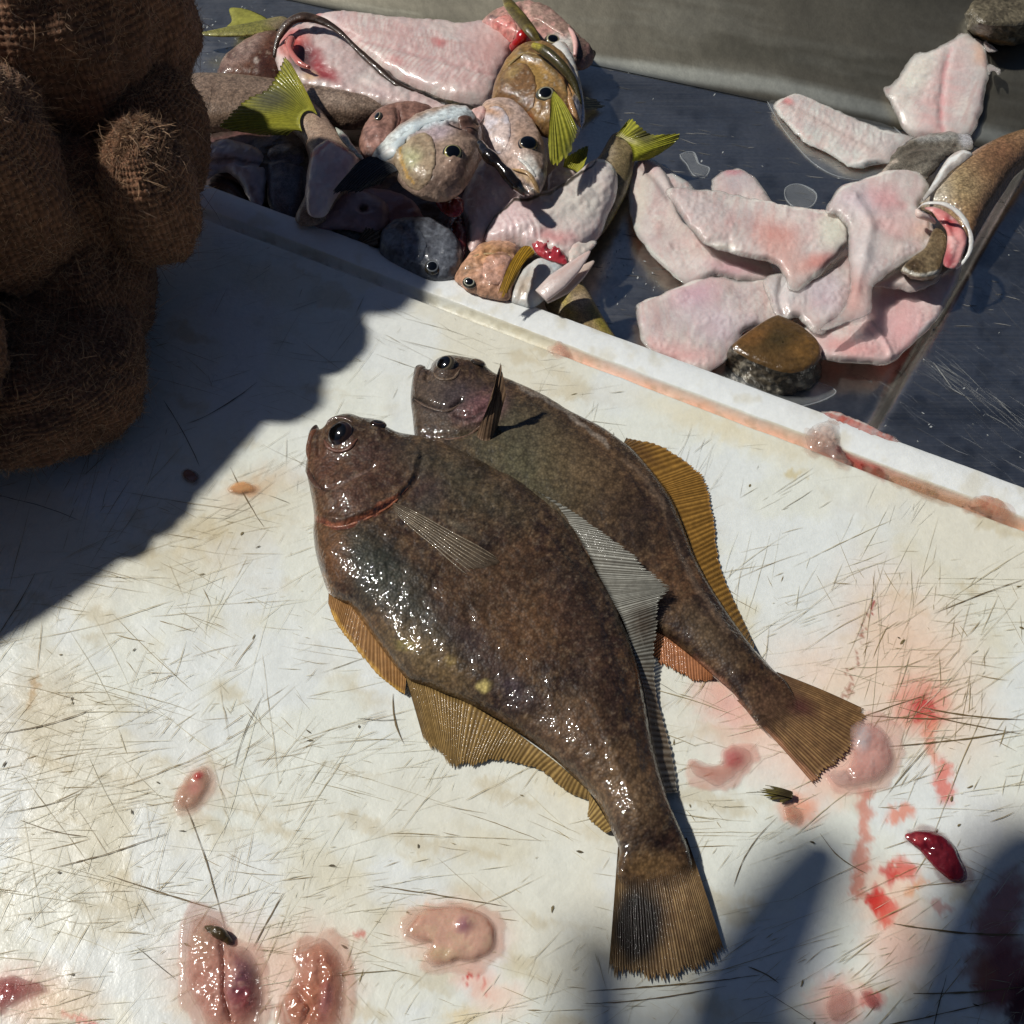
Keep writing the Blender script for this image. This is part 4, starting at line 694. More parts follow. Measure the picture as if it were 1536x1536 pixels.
# --- yellow fan tail and peduncle (E)
e = thing('fish_carcass', 'filleted carcass with big spread yellow-green tail fin and cut pink stump', 'fish carcass', (500, 230), ZT, GP)
pillow('tail_stalk', cT([(350, 470), (360, 420), (395, 388), (440, 395), (480, 440), (540, 520), (600, 580), (628, 612), (604, 690), (560, 760), (480, 850), (400, 870), (365, 835), (405, 740), (418, 620), (395, 545), (360, 510)]), .004, .013, (168, 142, 122), M_SKINF,
    [('n', 10, (120, 96, 76), .5, .5, .75, 4), ('b', 455, 175, 20, 14, 40, (190, 166, 140), .6, .9), ('b', 530, 220, 30, 8, 50, (120, 116, 90), .6, .8)], [('n', 12, .0006, 4)], e, sp=2.3, k=.6)
pillow('cut_flesh', cT([(418, 620), (440, 572), (500, 538), (560, 572), (612, 615), (580, 690), (530, 750), (480, 830), (415, 820), (405, 720)]), .0125, .0055, (224, 188, 184), M_FLESH, flesh(21)+[('l', cT([(430, 600), (500, 540), (560, 575)]), 4, (206, 70, 60), .7)], [('n', 12, .0012, 5, 90, 2)], e, sp=2.2, k=.5, jag=1.5)
tailfin('tail_fin', cT([(450, 440), (425, 425), (400, 430), (385, 455), (385, 480), (392, 505)]), cT([(345, 235), (322, 214), (295, 270), (255, 335), (170, 385), (110, 440), (75, 490), (200, 514), (335, 520)]), e, .012, [.022, .024, .022, .019, .016, .014, .012, .012, .011], 34, ops=[('b', 405, 148, 34, 22, -10, (66, 66, 62), .8, .8), ('b', 380, 182, 50, 12, 0, (170, 164, 40), .5, .9), ('b', 455, 120, 10, 40, -20, (190, 180, 60), .6, .8)], arch=.002)
# --- small brown head behind the white cheeked one
f0 = thing('severed_fish', 'small pinkish brown fish head peering out from behind the white-throated head', 'fish head', (600, 190), ZT, 'fish heads in the heap')
pillow('head', cT([(612, 560), (622, 510), (645, 465), (695, 428), (780, 405), (860, 412), (905, 430), (890, 500), (800, 560), (720, 600), (650, 625), (622, 605)]), 0.0063, 0.0093, (140, 104, 90), M_SKINH, [('b', 566, 208, 24, 24, 0, (190, 146, 134), .7, .9), ('n', 10, (90, 62, 52), .55, .5, .75, 8), ('l', cT([(755, 410), (765, 450), (750, 500)]), 3, (60, 40, 34), .8)], [('l', cT([(755, 410), (765, 450), (750, 500)]), 4, -.002), ('n', 10, .0008, 4)], f0, sp=2.3, k=.7, jag=2)
eye(f0, *cT([(683, 447)])[0], .0145, 11, ring=(170, 160, 130), nrm=(-.5, 0, 1), ex=(1.1, .7))
# --- white throated head (F)
f = thing('severed_fish', 'fish head with blue-white throat and olive cheek on top of the heap', 'fish head', (650, 230), ZT, 'fish heads in the heap')
pillow('head', cT([(655, 612), (690, 580), (745, 525), (830, 468), (920, 440), (1000, 430), (1045, 440), (1080, 490), (1084, 560), (1066, 640), (1015, 725), (945, 770), (860, 760), (780, 720), (740, 665), (690, 650)]), 0.0253, 0.0149, (166, 142, 124), M_SKINH,
    [('b', 615, 235, 24, 16, 0, (184, 172, 120), .75, .9), ('b', 618, 225, 18, 16, 10, (186, 196, 160), .6, .8), ('l', cT([(650, 615), (720, 555), (830, 480), (940, 445), (1040, 436)]), 17, (214, 226, 228), .95), ('b', 575, 222, 32, 18, -45, (220, 224, 218), .9, .7), ('b', 655, 198, 30, 14, -10, (196, 180, 190), .7, .9), ('b', 690, 250, 34, 26, -60, (128, 96, 80), .6, .9), ('b', 706, 190, 24, 20, 20, (92, 66, 56), .85, .7), ('l', cT([(852, 535), (868, 570), (878, 612)]), 3, (206, 160, 130), .8), ('l', cT([(790, 560), (775, 610), (772, 650), (800, 690)]), 3, (196, 150, 60), .7),
     ('l', cT([(960, 470), (1000, 480), (1050, 470)]), 3, (60, 40, 40), .7), ('n', 8, (120, 96, 84), .3, .55, .8, 9), ('b', 660, 275, 50, 14, 0, (96, 76, 66), .7, .8)],
    [('l', cT([(785, 540), (770, 600), (775, 670), (830, 720)]), 5, -.0026), ('l', cT([(852, 535), (868, 570), (878, 612)]), 3, -.0014), ('l', cT([(960, 470), (1000, 482), (1060, 470)]), 4, -.0025), ('l', cT([(1000, 520), (1060, 525)]), 4, -.001), ('b', 680, 230, 18, 18, 0, .0015), ('n', 16, .001, 4), ('n', 7, .0005, 6)], f, sp=2.0, k=.75, jag=2)
eye(f, *cT([(973, 590)])[0], .0405, 16, ring=(206, 196, 130), nrm=(.1, -.35, 1), pup=.66)
fin('pectoral_fin', cT([(760, 655), (740, 630), (700, 610), (655, 600), (640, 605)]), cT([(690, 712), (600, 742), (540, 752), (497, 752), (560, 680)]), 18, .030, .022, (64, 66, 70), (34, 38, 44), M_FIN, f, rag=.1, arch=.002)
# --- olive brown head (H)
h_ = thing('severed_fish', 'large olive-brown fish head with silver-ringed eye at the right of the heap', 'fish head', (808, 140), ZT, 'fish heads in the heap')
pillow('head', cT([(1118, 400), (1130, 330), (1170, 250), (1215, 205), (1280, 185), (1345, 195), (1405, 235), (1440, 300), (1466, 370), (1474, 450), (1450, 520), (1400, 545), (1330, 525), (1262, 490), (1190, 430), (1150, 405)]), 0.0148, 0.0136, (146, 112, 66), M_SKINH,
    [('b', 795, 110, 40, 18, 30, (176, 142, 80), .7, .9), ('b', 765, 130, 26, 30, 0, (96, 70, 52), .6, .9), ('n', 9, (86, 62, 44), .5, .52, .75, 5), ('n', 4, (210, 200, 186), .4, .66, .8, 6), ('b', 846, 110, 26, 12, 60, (176, 122, 80), .6, .9), ('l', cT([(1225, 200), (1300, 230), (1380, 300), (1425, 380)]), 6, (92, 78, 44), .7), ('b', 868, 175, 8, 40, 0, (198, 200, 210), .85, .7), ('b', 862, 120, 8, 30, -20, (214, 214, 206), .5, .7), ('l', cT([(1420, 350), (1430, 420), (1450, 470)]), 4, (190, 140, 90), .8), ('b', 792, 180, 10, 14, 0, (120, 26, 24), .8, .8), ('b', 800, 190, 40, 12, 30, (70, 44, 34), .7, .9)],
    [('l', cT([(1225, 200), (1300, 230), (1380, 300), (1425, 380)]), 5, .0018), ('l', cT([(1150, 280), (1230, 230), (1300, 250)]), 4, -.0012), ('b', 820, 148, 22, 20, 0, .002), ('l', cT([(1415, 300), (1420, 400), (1450, 480)]), 4, -.002), ('n', 12, .0009, 4)], h_, sp=2.0, k=.75, jag=2)
eye(h_, *cT([(1330, 372)])[0], .0305, 16, ring=(172, 168, 142), iris=(70, 66, 50), nrm=(-.1, -.3, 1), pup=.6, rw=.14)
tailfin('pectoral_fin', cT([(1358, 350), (1352, 360), (1348, 375)]), cT([(1452, 500), (1440, 560), (1390, 632), (1350, 645), (1336, 560)]), h_, .0325, [.030, .027, .026, .028, .030], 12, ops=[('b', 862, 215, 12, 34, 20, (60, 64, 40), .75, .8)], arch=.003)
pillow('throat', cT([(1345, 175), (1395, 160), (1425, 200), (1450, 270), (1470, 360), (1478, 460), (1462, 470), (1440, 360), (1410, 280), (1370, 220)]), .016, .007, (214, 212, 206), M_FLESH, [('n', 10, (180, 160, 130), .5, .5, .7, 4), ('b', 875, 170, 6, 40, 0, (190, 200, 220), .7, .8)], [('n', 8, .0008, 4)], h_, sp=2.2, k=.6)
tube('dark_ridge', [P(*q, z) for q, z in zip(cT([(1280, 175), (1330, 200), (1390, 255), (1435, 320), (1462, 400)]), [.032, .034, .032, .027, .021])], [.0018, .0032, .003, .0024, .001], (70, 64, 34), M_SKINF, h_, ops=[('b', *cT([(1290, 175)])[0], 10, 8, 0, (170, 156, 50), .9, .6)])
# --- green fin and cut piece under it (N)
n_ = thing('fish_tail', 'short green fish tail with a raw cut stump, tucked under the hanging green fin', 'fish tail', (850, 265), ZT, GPF)
pillow('cut_stump', cT([(1330, 722), (1335, 670), (1372, 645), (1430, 645), (1455, 668), (1430, 705), (1380, 735), (1345, 745)]), -.004, .007, (214, 176, 166), M_FLESH, flesh(33, r=(170, 60, 60)), [('n', 7, .0012, 3)], n_, sp=2, k=.6)
tailfin('tail_fin', cT([(1395, 640), (1430, 650), (1455, 665)]), cT([(1402, 600), (1450, 575), (1492, 558), (1484, 610), (1458, 668)]), n_, .000, .006, 14)
# --- pink flesh behind (M)
m_ = thing('fish_carcass', 'pale pink filleted flank under the slimy strand, below the long-faced head', 'fish carcass', (735, 300), ZT, GP)
pillow('flank', cT([(1000, 800), (1020, 720), (1060, 640), (1110, 600), (1180, 650), (1250, 740), (1230, 790), (1150, 860), (1090, 940), (1050, 970), (1030, 950), (1020, 880)]), .000, .010, (222, 184, 180), M_FLESH, flesh(41)+[('l', cT([(1000, 790), (1030, 860), (1035, 940)]), 5, (40, 30, 28), .9)], [('n', 20, .0012, 5, 40, 2), ('n', 7, .0006, 7)], m_, sp=2.2, k=.6)
# --- long faced head (I)
i_ = thing('severed_fish', 'long pale fish head facing down with black eye and open mouth', 'fish head', (765, 220), ZT, 'fish heads in the heap')
pillow('head', cT([(1072, 440), (1085, 405), (1130, 390), (1190, 398), (1245, 430), (1295, 495), (1326, 570), (1334, 650), (1318, 720), (1296, 748), (1262, 744), (1215, 690), (1160, 620), (1105, 585), (1082, 520)]), 0.0182, 0.0118, (196, 172, 160), M_SKINH,
    [('b', 745, 165, 24, 14, 10, (176, 136, 96), .8, .9), ('b', 736, 210, 26, 30, 30, (206, 196, 204), .6, .9), ('b', 790, 205, 26, 34, -30, (150, 118, 92), .7, .9), ('b', 812, 255, 8, 34, -10, (70, 56, 40), .85, .8), ('b', 798, 250, 10, 22, -30, (226, 226, 218), .85, .7), ('l', cT([(1195, 655), (1240, 665), (1280, 700), (1300, 742)]), 4, (200, 170, 120), .8), ('l', cT([(1215, 690), (1250, 700), (1285, 740)]), 5, (22, 16, 14), .9), ('n', 8, (140, 110, 90), .35, .55, .78, 5), ('l', cT([(1075, 440), (1078, 500), (1090, 560)]), 4, (196, 110, 90), .6)],
    [('l', cT([(1215, 690), (1250, 700), (1285, 740)]), 5, -.003), ('l', cT([(1195, 650), (1245, 662), (1290, 700)]), 4, .0012), ('b', 792, 216, 17, 18, 0, .0018), ('l', cT([(1090, 420), (1130, 440), (1150, 520), (1130, 590)]), 5, -.0012), ('n', 12, .0009, 4)], i_, sp=2.0, k=.75, jag=2)
eye(i_, *cT([(1258, 560)])[0], .0315, 16, ring=(170, 150, 120), iris=(60, 60, 80), nrm=(.1, -.2, 1), pup=.78)
st = tube('slimy_strand', [P(*q, z) for q, z in zip(cT([(1070, 545), (1100, 590), (1140, 625), (1180, 670), (1215, 710), (1248, 748)]), [.036, .037, .036, .034, .031, .026])], [.0018, .0036, .003, .003, .003, .001], (30, 24, 20), M_GUT, None, jit=.35)
tag(st, 'shiny black slimy strand hanging between the white-throated head and the long pale head', 'gut strand')
# --- carcass with green tail (J)
j = thing('fish_carcass', 'white filleted carcass with forked yellow-green tail pointing right, clear of the heap', 'fish carcass', (830, 300), ZT, GP)
pillow('skin', cQ([(990, 900), (1030, 840), (1075, 760), (1110, 730), (1180, 740), (1290, 800), (1300, 850), (1220, 880), (1200, 960), (1160, 1080), (1090, 1210), (1045, 1275), (1000, 1300), (960, 1200), (960, 1000)]), -.008, .012, (132, 116, 84), M_SKINF,
    [('n', 10, (96, 84, 56), .5, .5, .75, 5), ('b', 912, 235, 12, 18, 30, (176, 160, 136), .7, .9), ('l', cQ([(1200, 960), (1160, 1080), (1090, 1210)]), 7, (150, 142, 70), .6)], [('n', 12, .0006, 4)], j, sp=2.2, k=.6)
pillow('cut_flesh', cQ([(384, 1300), (425, 1215), (480, 1150), (545, 1105), (650, 1078), (760, 1050), (870, 980), (960, 905), (1010, 882), (1085, 905), (1118, 960), (1112, 1080), (1068, 1180), (1035, 1275), (985, 1335), (905, 1400), (850, 1445), (700, 1400), (560, 1350), (440, 1345)]), .002, .009, (214, 204, 196), M_FLESH,
    flesh(51)+[('b', 870, 300, 60, 40, -40, (206, 200, 190), .7, .9), ('b', 760, 330, 50, 30, -30, (220, 186, 190), .6, .9), ('b', 830, 355, 34, 12, 10, (206, 130, 130), .7, .9), ('l', cQ([(384, 1300), (430, 1210), (545, 1105), (650, 1078), (760, 1050), (870, 980), (1000, 885)]), 3.6, (44, 36, 26), .95), ('l', cQ([(1010, 882), (1085, 905), (1118, 960), (1112, 1080), (1068, 1180), (1035, 1275)]), 3.4, (240, 238, 230), .9)]
    +[('l', cQ([(470+i*38, 1180+i*4), (500+i*38, 1230+i*6), (505+i*38, 1290+i*6)]), 2.6, (232, 214, 212), .7) for i in range(6)],
    [('l', cQ([(560, 1250), (760, 1190), (960, 1050)]), 8, .001), ('n', 22, .0012, 5, -40, 2), ('n', 8, .0005, 7), ('w', 5, .0006, 8)]+[('l', cQ([(470+i*38, 1180+i*4), (500+i*38, 1230+i*6), (505+i*38, 1290+i*6)]), 3, .0005) for i in range(6)], j, low=.9, sp=2.0, k=.5, jag=1.2)
tailfin('tail_fin', cQ([(1110, 745), (1150, 760), (1190, 800), (1205, 850), (1200, 885)]), cQ([(1165, 672), (1195, 645), (1245, 690), (1315, 735), (1390, 735), (1465, 735), (1440, 780), (1370, 830), (1290, 875)]), j, -.001, [.006, .008, .008, .004, .006, .006, .002, -.004, -.008], 26, ops=[('b', 966, 205, 18, 10, 20, (70, 64, 60), .7, .8), ('b', 938, 208, 22, 5, 20, (206, 196, 160), .6, .8)], cr=(186, 182, 56), cm=(124, 126, 36))
# --- head at the board's edge (K)
k_ = thing('severed_fish', 'golden-pink fish head with ochre fin and white belly, pressed against the board rim', 'fish head', (770, 420), ZT, 'fish heads in the heap')
pillow('head', c3([(606, 395), (640, 330), (690, 270), (740, 235), (800, 222), (880, 225), (940, 250), (930, 340), (900, 430), (880, 500), (800, 500), (700, 470), (640, 430)]), 0.0027, 0.0105, (196, 150, 122), M_SKINH,
    [('b', 735, 385, 24, 16, -30, (206, 150, 90), .7, .9), ('n', 9, (140, 100, 76), .5, .5, .75, 5), ('b', 750, 373, 28, 6, 8, (170, 130, 90), .8, .8), ('b', 740, 405, 20, 20, 0, (206, 170, 160), .7, .9), ('b', 700, 405, 14, 10, -50, (140, 110, 80), .6, .8)], [('l', c3([(770, 260), (850, 255), (920, 270)]), 4, -.0018), ('l', c3([(740, 300), (800, 340), (820, 420)]), 5, -.0012), ('b', 703, 421, 12, 8, 0, .0015), ('n', 9, .0008, 4)], k_, sp=2.0, k=.75, jag=2)
eye(k_, *c3([(682, 412)])[0], .012, 11, ring=(196, 196, 176), nrm=(-.2, -.4, 1), ex=(1.1, .9))
pillow('white_belly', c3([(880, 500), (910, 420), (950, 350), (1010, 305), (1070, 296), (1130, 312), (1170, 350), (1140, 430), (1070, 490), (1000, 540), (940, 530)]), .001, .013, (206, 210, 208), M_FLESH, [('b', 785, 430, 12, 26, 25, (176, 150, 120), .7, .8), ('b', 820, 410, 22, 14, -40, (190, 200, 206), .7, .8), ('n', 12, (186, 176, 166), .5, .5, .75, 4, 50, 3)], [('l', c3([(1000, 320), (960, 400), (930, 500)]), 4, -.001), ('n', 12, .0009, 4)], k_, sp=2.0, k=.6)
pillow('gill_cavity', c3([(995, 215), (1040, 200), (1100, 212), (1145, 250), (1172, 300), (1165, 325), (1110, 312), (1060, 296), (1015, 265)]), .006, .004, (186, 60, 70), M_GUT, [('b', 824, 370, 6, 5, 0, (70, 8, 16), .95, .5), ('n', 7, (226, 130, 130), .7, .55, .75, 4), ('b', 836, 378, 12, 6, 30, (160, 24, 40), .7, .8)], [('b', 824, 370, 6, 5, 0, -.003), ('n', 6, .0016, 4)], k_, sp=1.8, k=.5)
fin('pectoral_fin', c3([(925, 258), (950, 232), (985, 232), (1008, 262), (990, 290)]), c3([(820, 478), (835, 492), (855, 494), (880, 455), (930, 370)]), 12, .017, .014, (196, 150, 40), (110, 84, 20), M_FIN, k_, rag=.08, arch=.004, nv=18)
tube('pelvic_fin', [P(*q, z) for q, z in zip(c3([(1040, 480), (1120, 410), (1200, 340), (1285, 256)]), [.010, .014, .017, .021])], [.005, .0062, .0045, .0006], (206, 190, 184), M_FLESH, k_, ops=[('l', c3([(1080, 400), (1180, 330), (1285, 256)]), 4, (186, 150, 140), .6)], flat=.35)
tube('pelvic_fin', [P(*q, z) for q, z in zip(c3([(1060, 500), (1150, 440), (1230, 370), (1305, 305)]), [.004, .007, .010, .013])], [.003, .005, .004, .0006], (190, 172, 160), M_FLESH, k_, flat=.35)
pillow('belly_flap', c3([(1175, 290), (1185, 230), (1215, 195), (1250, 215), (1290, 205), (1318, 212), (1280, 260), (1230, 300), (1190, 322)]), .006, .003, (206, 196, 186), M_FLESH, [('n', 8, (226, 190, 180), .5, .5, .7, 3)], [('n', 8, .001, 3)], k_, sp=2, k=.4, jag=2)
# --- olive body beyond the rim (L)
l_ = thing('fish', 'olive and yellow fish tail end lying along the outside of the board rim', 'fish', (870, 470), ZT, GPF)
pillow('body', c3([(1060, 520), (1100, 450), (1160, 425), (1225, 400), (1275, 450), (1330, 550), (1385, 640), (1425, 705), (1430, 760), (1330, 740), (1200, 680), (1110, 600)]), -.010, .011, (150, 130, 92), M_SKINF, [('n', 10, (110, 92, 60), .5, .5, .75, 5), ('b', 905, 480, 14, 34, -35, (140, 130, 40), .8, .8), ('b', 850, 450, 12, 30, -20, (176, 160, 60), .6, .8), ('b', 870, 450, 20, 14, 0, (200, 180, 160), .5, .9)], [], l_, sp=2.2, k=.6)
# --- shaded pieces at the left
s1 = thing('fish_offcut', 'ragged grey-white cut piece in deep shade at the far left of the heap', 'fish piece', (350, 260), ZT, GPF)
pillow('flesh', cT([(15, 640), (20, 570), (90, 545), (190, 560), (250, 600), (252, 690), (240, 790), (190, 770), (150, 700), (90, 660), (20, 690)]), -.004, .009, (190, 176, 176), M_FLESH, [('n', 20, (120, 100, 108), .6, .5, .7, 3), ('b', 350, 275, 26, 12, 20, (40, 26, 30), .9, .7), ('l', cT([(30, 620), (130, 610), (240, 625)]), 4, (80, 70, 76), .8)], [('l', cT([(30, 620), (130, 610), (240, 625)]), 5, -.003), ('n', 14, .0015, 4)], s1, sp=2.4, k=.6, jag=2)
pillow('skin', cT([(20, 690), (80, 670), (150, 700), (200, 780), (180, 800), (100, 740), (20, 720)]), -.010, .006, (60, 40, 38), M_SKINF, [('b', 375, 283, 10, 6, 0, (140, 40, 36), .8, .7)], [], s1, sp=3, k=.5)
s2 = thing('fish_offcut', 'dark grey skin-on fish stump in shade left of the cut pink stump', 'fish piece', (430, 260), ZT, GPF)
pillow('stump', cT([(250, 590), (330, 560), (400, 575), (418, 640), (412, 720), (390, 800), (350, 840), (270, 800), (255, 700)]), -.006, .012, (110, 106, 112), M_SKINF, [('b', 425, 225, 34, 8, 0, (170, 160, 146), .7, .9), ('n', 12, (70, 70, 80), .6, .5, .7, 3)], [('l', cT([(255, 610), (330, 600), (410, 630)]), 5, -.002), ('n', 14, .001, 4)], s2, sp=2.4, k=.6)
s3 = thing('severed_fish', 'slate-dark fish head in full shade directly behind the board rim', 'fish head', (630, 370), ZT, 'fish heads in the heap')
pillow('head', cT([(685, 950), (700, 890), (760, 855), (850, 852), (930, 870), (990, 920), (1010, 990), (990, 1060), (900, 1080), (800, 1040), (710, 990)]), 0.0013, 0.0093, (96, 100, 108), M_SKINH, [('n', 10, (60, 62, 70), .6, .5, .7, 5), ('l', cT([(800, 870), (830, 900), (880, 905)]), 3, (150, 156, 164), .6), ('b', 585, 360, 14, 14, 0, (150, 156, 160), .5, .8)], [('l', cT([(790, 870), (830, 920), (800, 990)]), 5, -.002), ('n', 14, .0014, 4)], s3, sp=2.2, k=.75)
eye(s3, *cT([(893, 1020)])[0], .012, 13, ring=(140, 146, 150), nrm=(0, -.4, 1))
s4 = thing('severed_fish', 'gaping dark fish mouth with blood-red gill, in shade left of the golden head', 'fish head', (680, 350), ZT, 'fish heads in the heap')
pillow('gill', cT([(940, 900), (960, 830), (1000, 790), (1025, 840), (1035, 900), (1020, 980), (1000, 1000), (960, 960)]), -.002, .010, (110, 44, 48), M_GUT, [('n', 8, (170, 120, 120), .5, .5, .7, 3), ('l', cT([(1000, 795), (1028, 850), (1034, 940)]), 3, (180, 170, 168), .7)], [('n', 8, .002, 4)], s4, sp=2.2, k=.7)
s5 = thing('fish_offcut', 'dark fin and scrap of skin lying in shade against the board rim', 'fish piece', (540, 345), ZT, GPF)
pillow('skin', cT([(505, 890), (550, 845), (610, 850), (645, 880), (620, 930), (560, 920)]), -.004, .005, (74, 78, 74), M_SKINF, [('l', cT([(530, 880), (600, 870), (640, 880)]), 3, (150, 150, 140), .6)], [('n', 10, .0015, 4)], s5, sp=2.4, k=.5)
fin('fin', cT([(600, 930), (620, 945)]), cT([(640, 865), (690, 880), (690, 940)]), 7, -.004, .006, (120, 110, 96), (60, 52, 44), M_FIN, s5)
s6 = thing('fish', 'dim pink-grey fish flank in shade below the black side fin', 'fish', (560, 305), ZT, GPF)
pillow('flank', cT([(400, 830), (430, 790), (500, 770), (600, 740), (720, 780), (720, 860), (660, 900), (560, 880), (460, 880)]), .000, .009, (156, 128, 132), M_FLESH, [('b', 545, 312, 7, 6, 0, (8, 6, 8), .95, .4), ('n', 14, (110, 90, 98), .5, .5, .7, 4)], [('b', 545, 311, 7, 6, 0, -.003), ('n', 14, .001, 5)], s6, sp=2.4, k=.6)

# --- gill covers, lips and bones laid on the heads
plate('gill_cover', f, cT([(735, 610), (770, 545), (850, 505), (900, 530), (912, 620), (885, 705), (830, 735), (775, 700)]), .0012, (168, 148, 122), [('n', 8, (134, 108, 84), .5, .5, .7, 3), ('b', 616, 235, 16, 18, 0, (180, 186, 140), .6, .9), ('l', cT([(776, 565), (772, 610), (782, 650), (815, 700)]), 3, (206, 160, 70), .7)], jag=1)
plate('jaw', f, cT([(985, 445), (1040, 440), (1078, 480), (1084, 540), (1050, 520), (1010, 500), (985, 475)]), .0022, (96, 70, 60), [('n', 6, (140, 110, 96), .5, .5, .7, 3)])
line_on('lip', f, cT([(955, 466), (990, 484), (1030, 488), (1070, 505)]), .0011, (54, 38, 34))
plate('cut_skin', f, cT([(655, 612), (700, 570), (760, 512), (850, 455), (950, 432), (1040, 436), (940, 462), (850, 496), (790, 545), (750, 600), (700, 640), (670, 640)]), .0011, (216, 226, 226), [('n', 8, (180, 190, 200), .5, .5, .7, 3), ('b', 580, 225, 14, 10, 0, (226, 214, 200), .6, .9)], mtl=M_FLESH, jag=2.5)
plate('gill_cover', h_, cT([(1128, 370), (1140, 300), (1180, 250), (1240, 232), (1285, 275), (1300, 340), (1285, 420), (1230, 440), (1160, 410)]), .0011, (122, 90, 58), [('n', 8, (80, 58, 42), .6, .5, .7, 3), ('n', 4, (206, 196, 180), .35, .62, .78, 6), ('b', 770, 108, 18, 8, -40, (176, 150, 96), .6, .8)], jag=1.5)
line_on('jaw', h_, cT([(1408, 330), (1425, 390), (1440, 440), (1462, 490)]), .0018, (182, 140, 96)); line_on('lip', h_, cT([(1400, 480), (1425, 500), (1450, 510)]), .0012, (60, 40, 30))
line_on('bone_edge', h_, cT([(1165, 268), (1215, 222), (1275, 210), (1340, 240)]), .0009, (170, 146, 96))
plate('gill_cover', i_, cT([(1080, 450), (1100, 412), (1150, 405), (1190, 445), (1198, 520), (1172, 590), (1125, 590), (1092, 530)]), .0011, (204, 184, 176), [('n', 10, (206, 204, 214), .6, .45, .7, 3), ('b', 735, 166, 18, 8, 10, (176, 130, 90), .8, .8), ('l', cT([(1080, 450), (1085, 520), (1110, 575)]), 3, (190, 100, 80), .6)], jag=1.5)
line_on('lip', i_, cT([(1196, 652), (1240, 662), (1280, 694), (1304, 744)]), .0013, (186, 152, 108)); line_on('lip', i_, cT([(1212, 692), (1235, 716), (1262, 742)]), .0013, (196, 186, 176)); line_on('cheek_bone', i_, cT([(1222, 608), (1250, 630), (1290, 680)]), .0013, (222, 220, 212))
plate('gill_cover', k_, c3([(735, 340), (760, 275), (820, 245), (890, 260), (895, 330), (860, 410), (800, 430), (750, 400)]), .0011, (204, 160, 140), [('n', 8, (170, 116, 80), .6, .5, .7, 3), ('l', c3([(770, 262), (840, 255), (900, 275)]), 3, (120, 90, 66), .7)], jag=1.5)
line_on('bone_edge', k_, c3([(700, 285), (770, 262), (860, 262), (915, 285)]), .0009, (206, 176, 130))
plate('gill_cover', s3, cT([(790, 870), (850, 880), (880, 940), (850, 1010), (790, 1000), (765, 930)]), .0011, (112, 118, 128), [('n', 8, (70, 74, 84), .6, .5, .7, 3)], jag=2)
line_on('gill_edge', f0, cT([(760, 415), (768, 450), (750, 500), (720, 540)]), .0011, (96, 62, 52)); plate('gill_cover', t, cT([(1110, 90), (1150, 60), (1200, 60), (1225, 110), (1200, 170), (1150, 150)]), .0011, (206, 140, 130), [('n', 7, (186, 70, 66), .6, .5, .7, 3)], jag=2)
line_on('silver_edge', h_, cT([(1440, 300), (1462, 370), (1470, 440), (1460, 500)]), .0012, (206, 210, 220))
line_on('jaw', t, cT([(1240, 60), (1300, 75), (1360, 110), (1400, 140)]), .0012, (206, 170, 156))

# --- loose bits between the heads
for nm_, lab, pts, z, H, cl, ml, ct in [
    ('gill_scrap', 'frilly dark red gill scrap wedged below the white-throated head', cT([(905, 770), (950, 745), (1000, 760), (1010, 800), (980, 830), (930, 815)]), .010, .004, (150, 40, 44), M_GUT, 'gill scrap'),
    ('skin_strip', 'thin silvery skin strip beside the cut pink stump', cT([(515, 490), (530, 488), (580, 545), (630, 605), (622, 615), (560, 560)]), .018, .0016, (196, 200, 186), M_SKINF, 'skin strip'),
    ('skin_strip', 'pale torn skin strip at the nape of the long pale head', cT([(1040, 425), (1075, 405), (1100, 420), (1085, 460), (1060, 490), (1045, 470)]), .024, .002, (226, 186, 176), M_FLESH, 'skin strip')]:
    tag(pillow(nm_, pts, z, H, cl, ml, [('n', 6, (206, 130, 126), .4, .5, .7, 3)], [('n', 6, H*.35, 4)], None, sp=1.8, k=.5, jag=3), lab, ct)
# ================================================================== THE FILLETS ON THE RIGHT
def zs(x, y):
    z = ZT
    for _ in range(30): w = P(x, y, z); z = float(steel_z(w[0], w[1]))
    return z
GF = 'skinned pale fillets piled on the right of the tray'; FB = (208, 196, 190)
def fillet(label, pts, z, H, ops, hs, seed, mtl=None, col=FB, k=.4, low=.12, tilt=(0, 0), jag=3.4, cat_='fish fillet', name='fish_fillet', sp=2.1, group=GF, extra=True):
    o = pillow(name, pts, z, H*.36, col, mtl or M_FLESH, (flesh(seed, r=(206, 128, 120)) if extra else [])+list(ops)+([('l', cat(pts, 3, True).tolist()+[list(pts[0])], 3.2, (232, 228, 218), .7)] if extra else []), [('m', 48, .0016, seed, 30, 1.8), ('m', 20, .0004, seed+4, -20, 1.6), ('n', 7, .00008, seed+5), ('w', 4.5, .0006, seed)]+[(q[0], q[1], q[2]*.3)+tuple(q[3:]) if q[0] == 'n' else q for q in hs], None, low=low, sp=sp, k=k*.55, feather=.15, fade=.4, tilt=tilt, jag=jag, seed=seed)
    return tag(o, label, cat_, group)
RDD = (212, 134, 120)
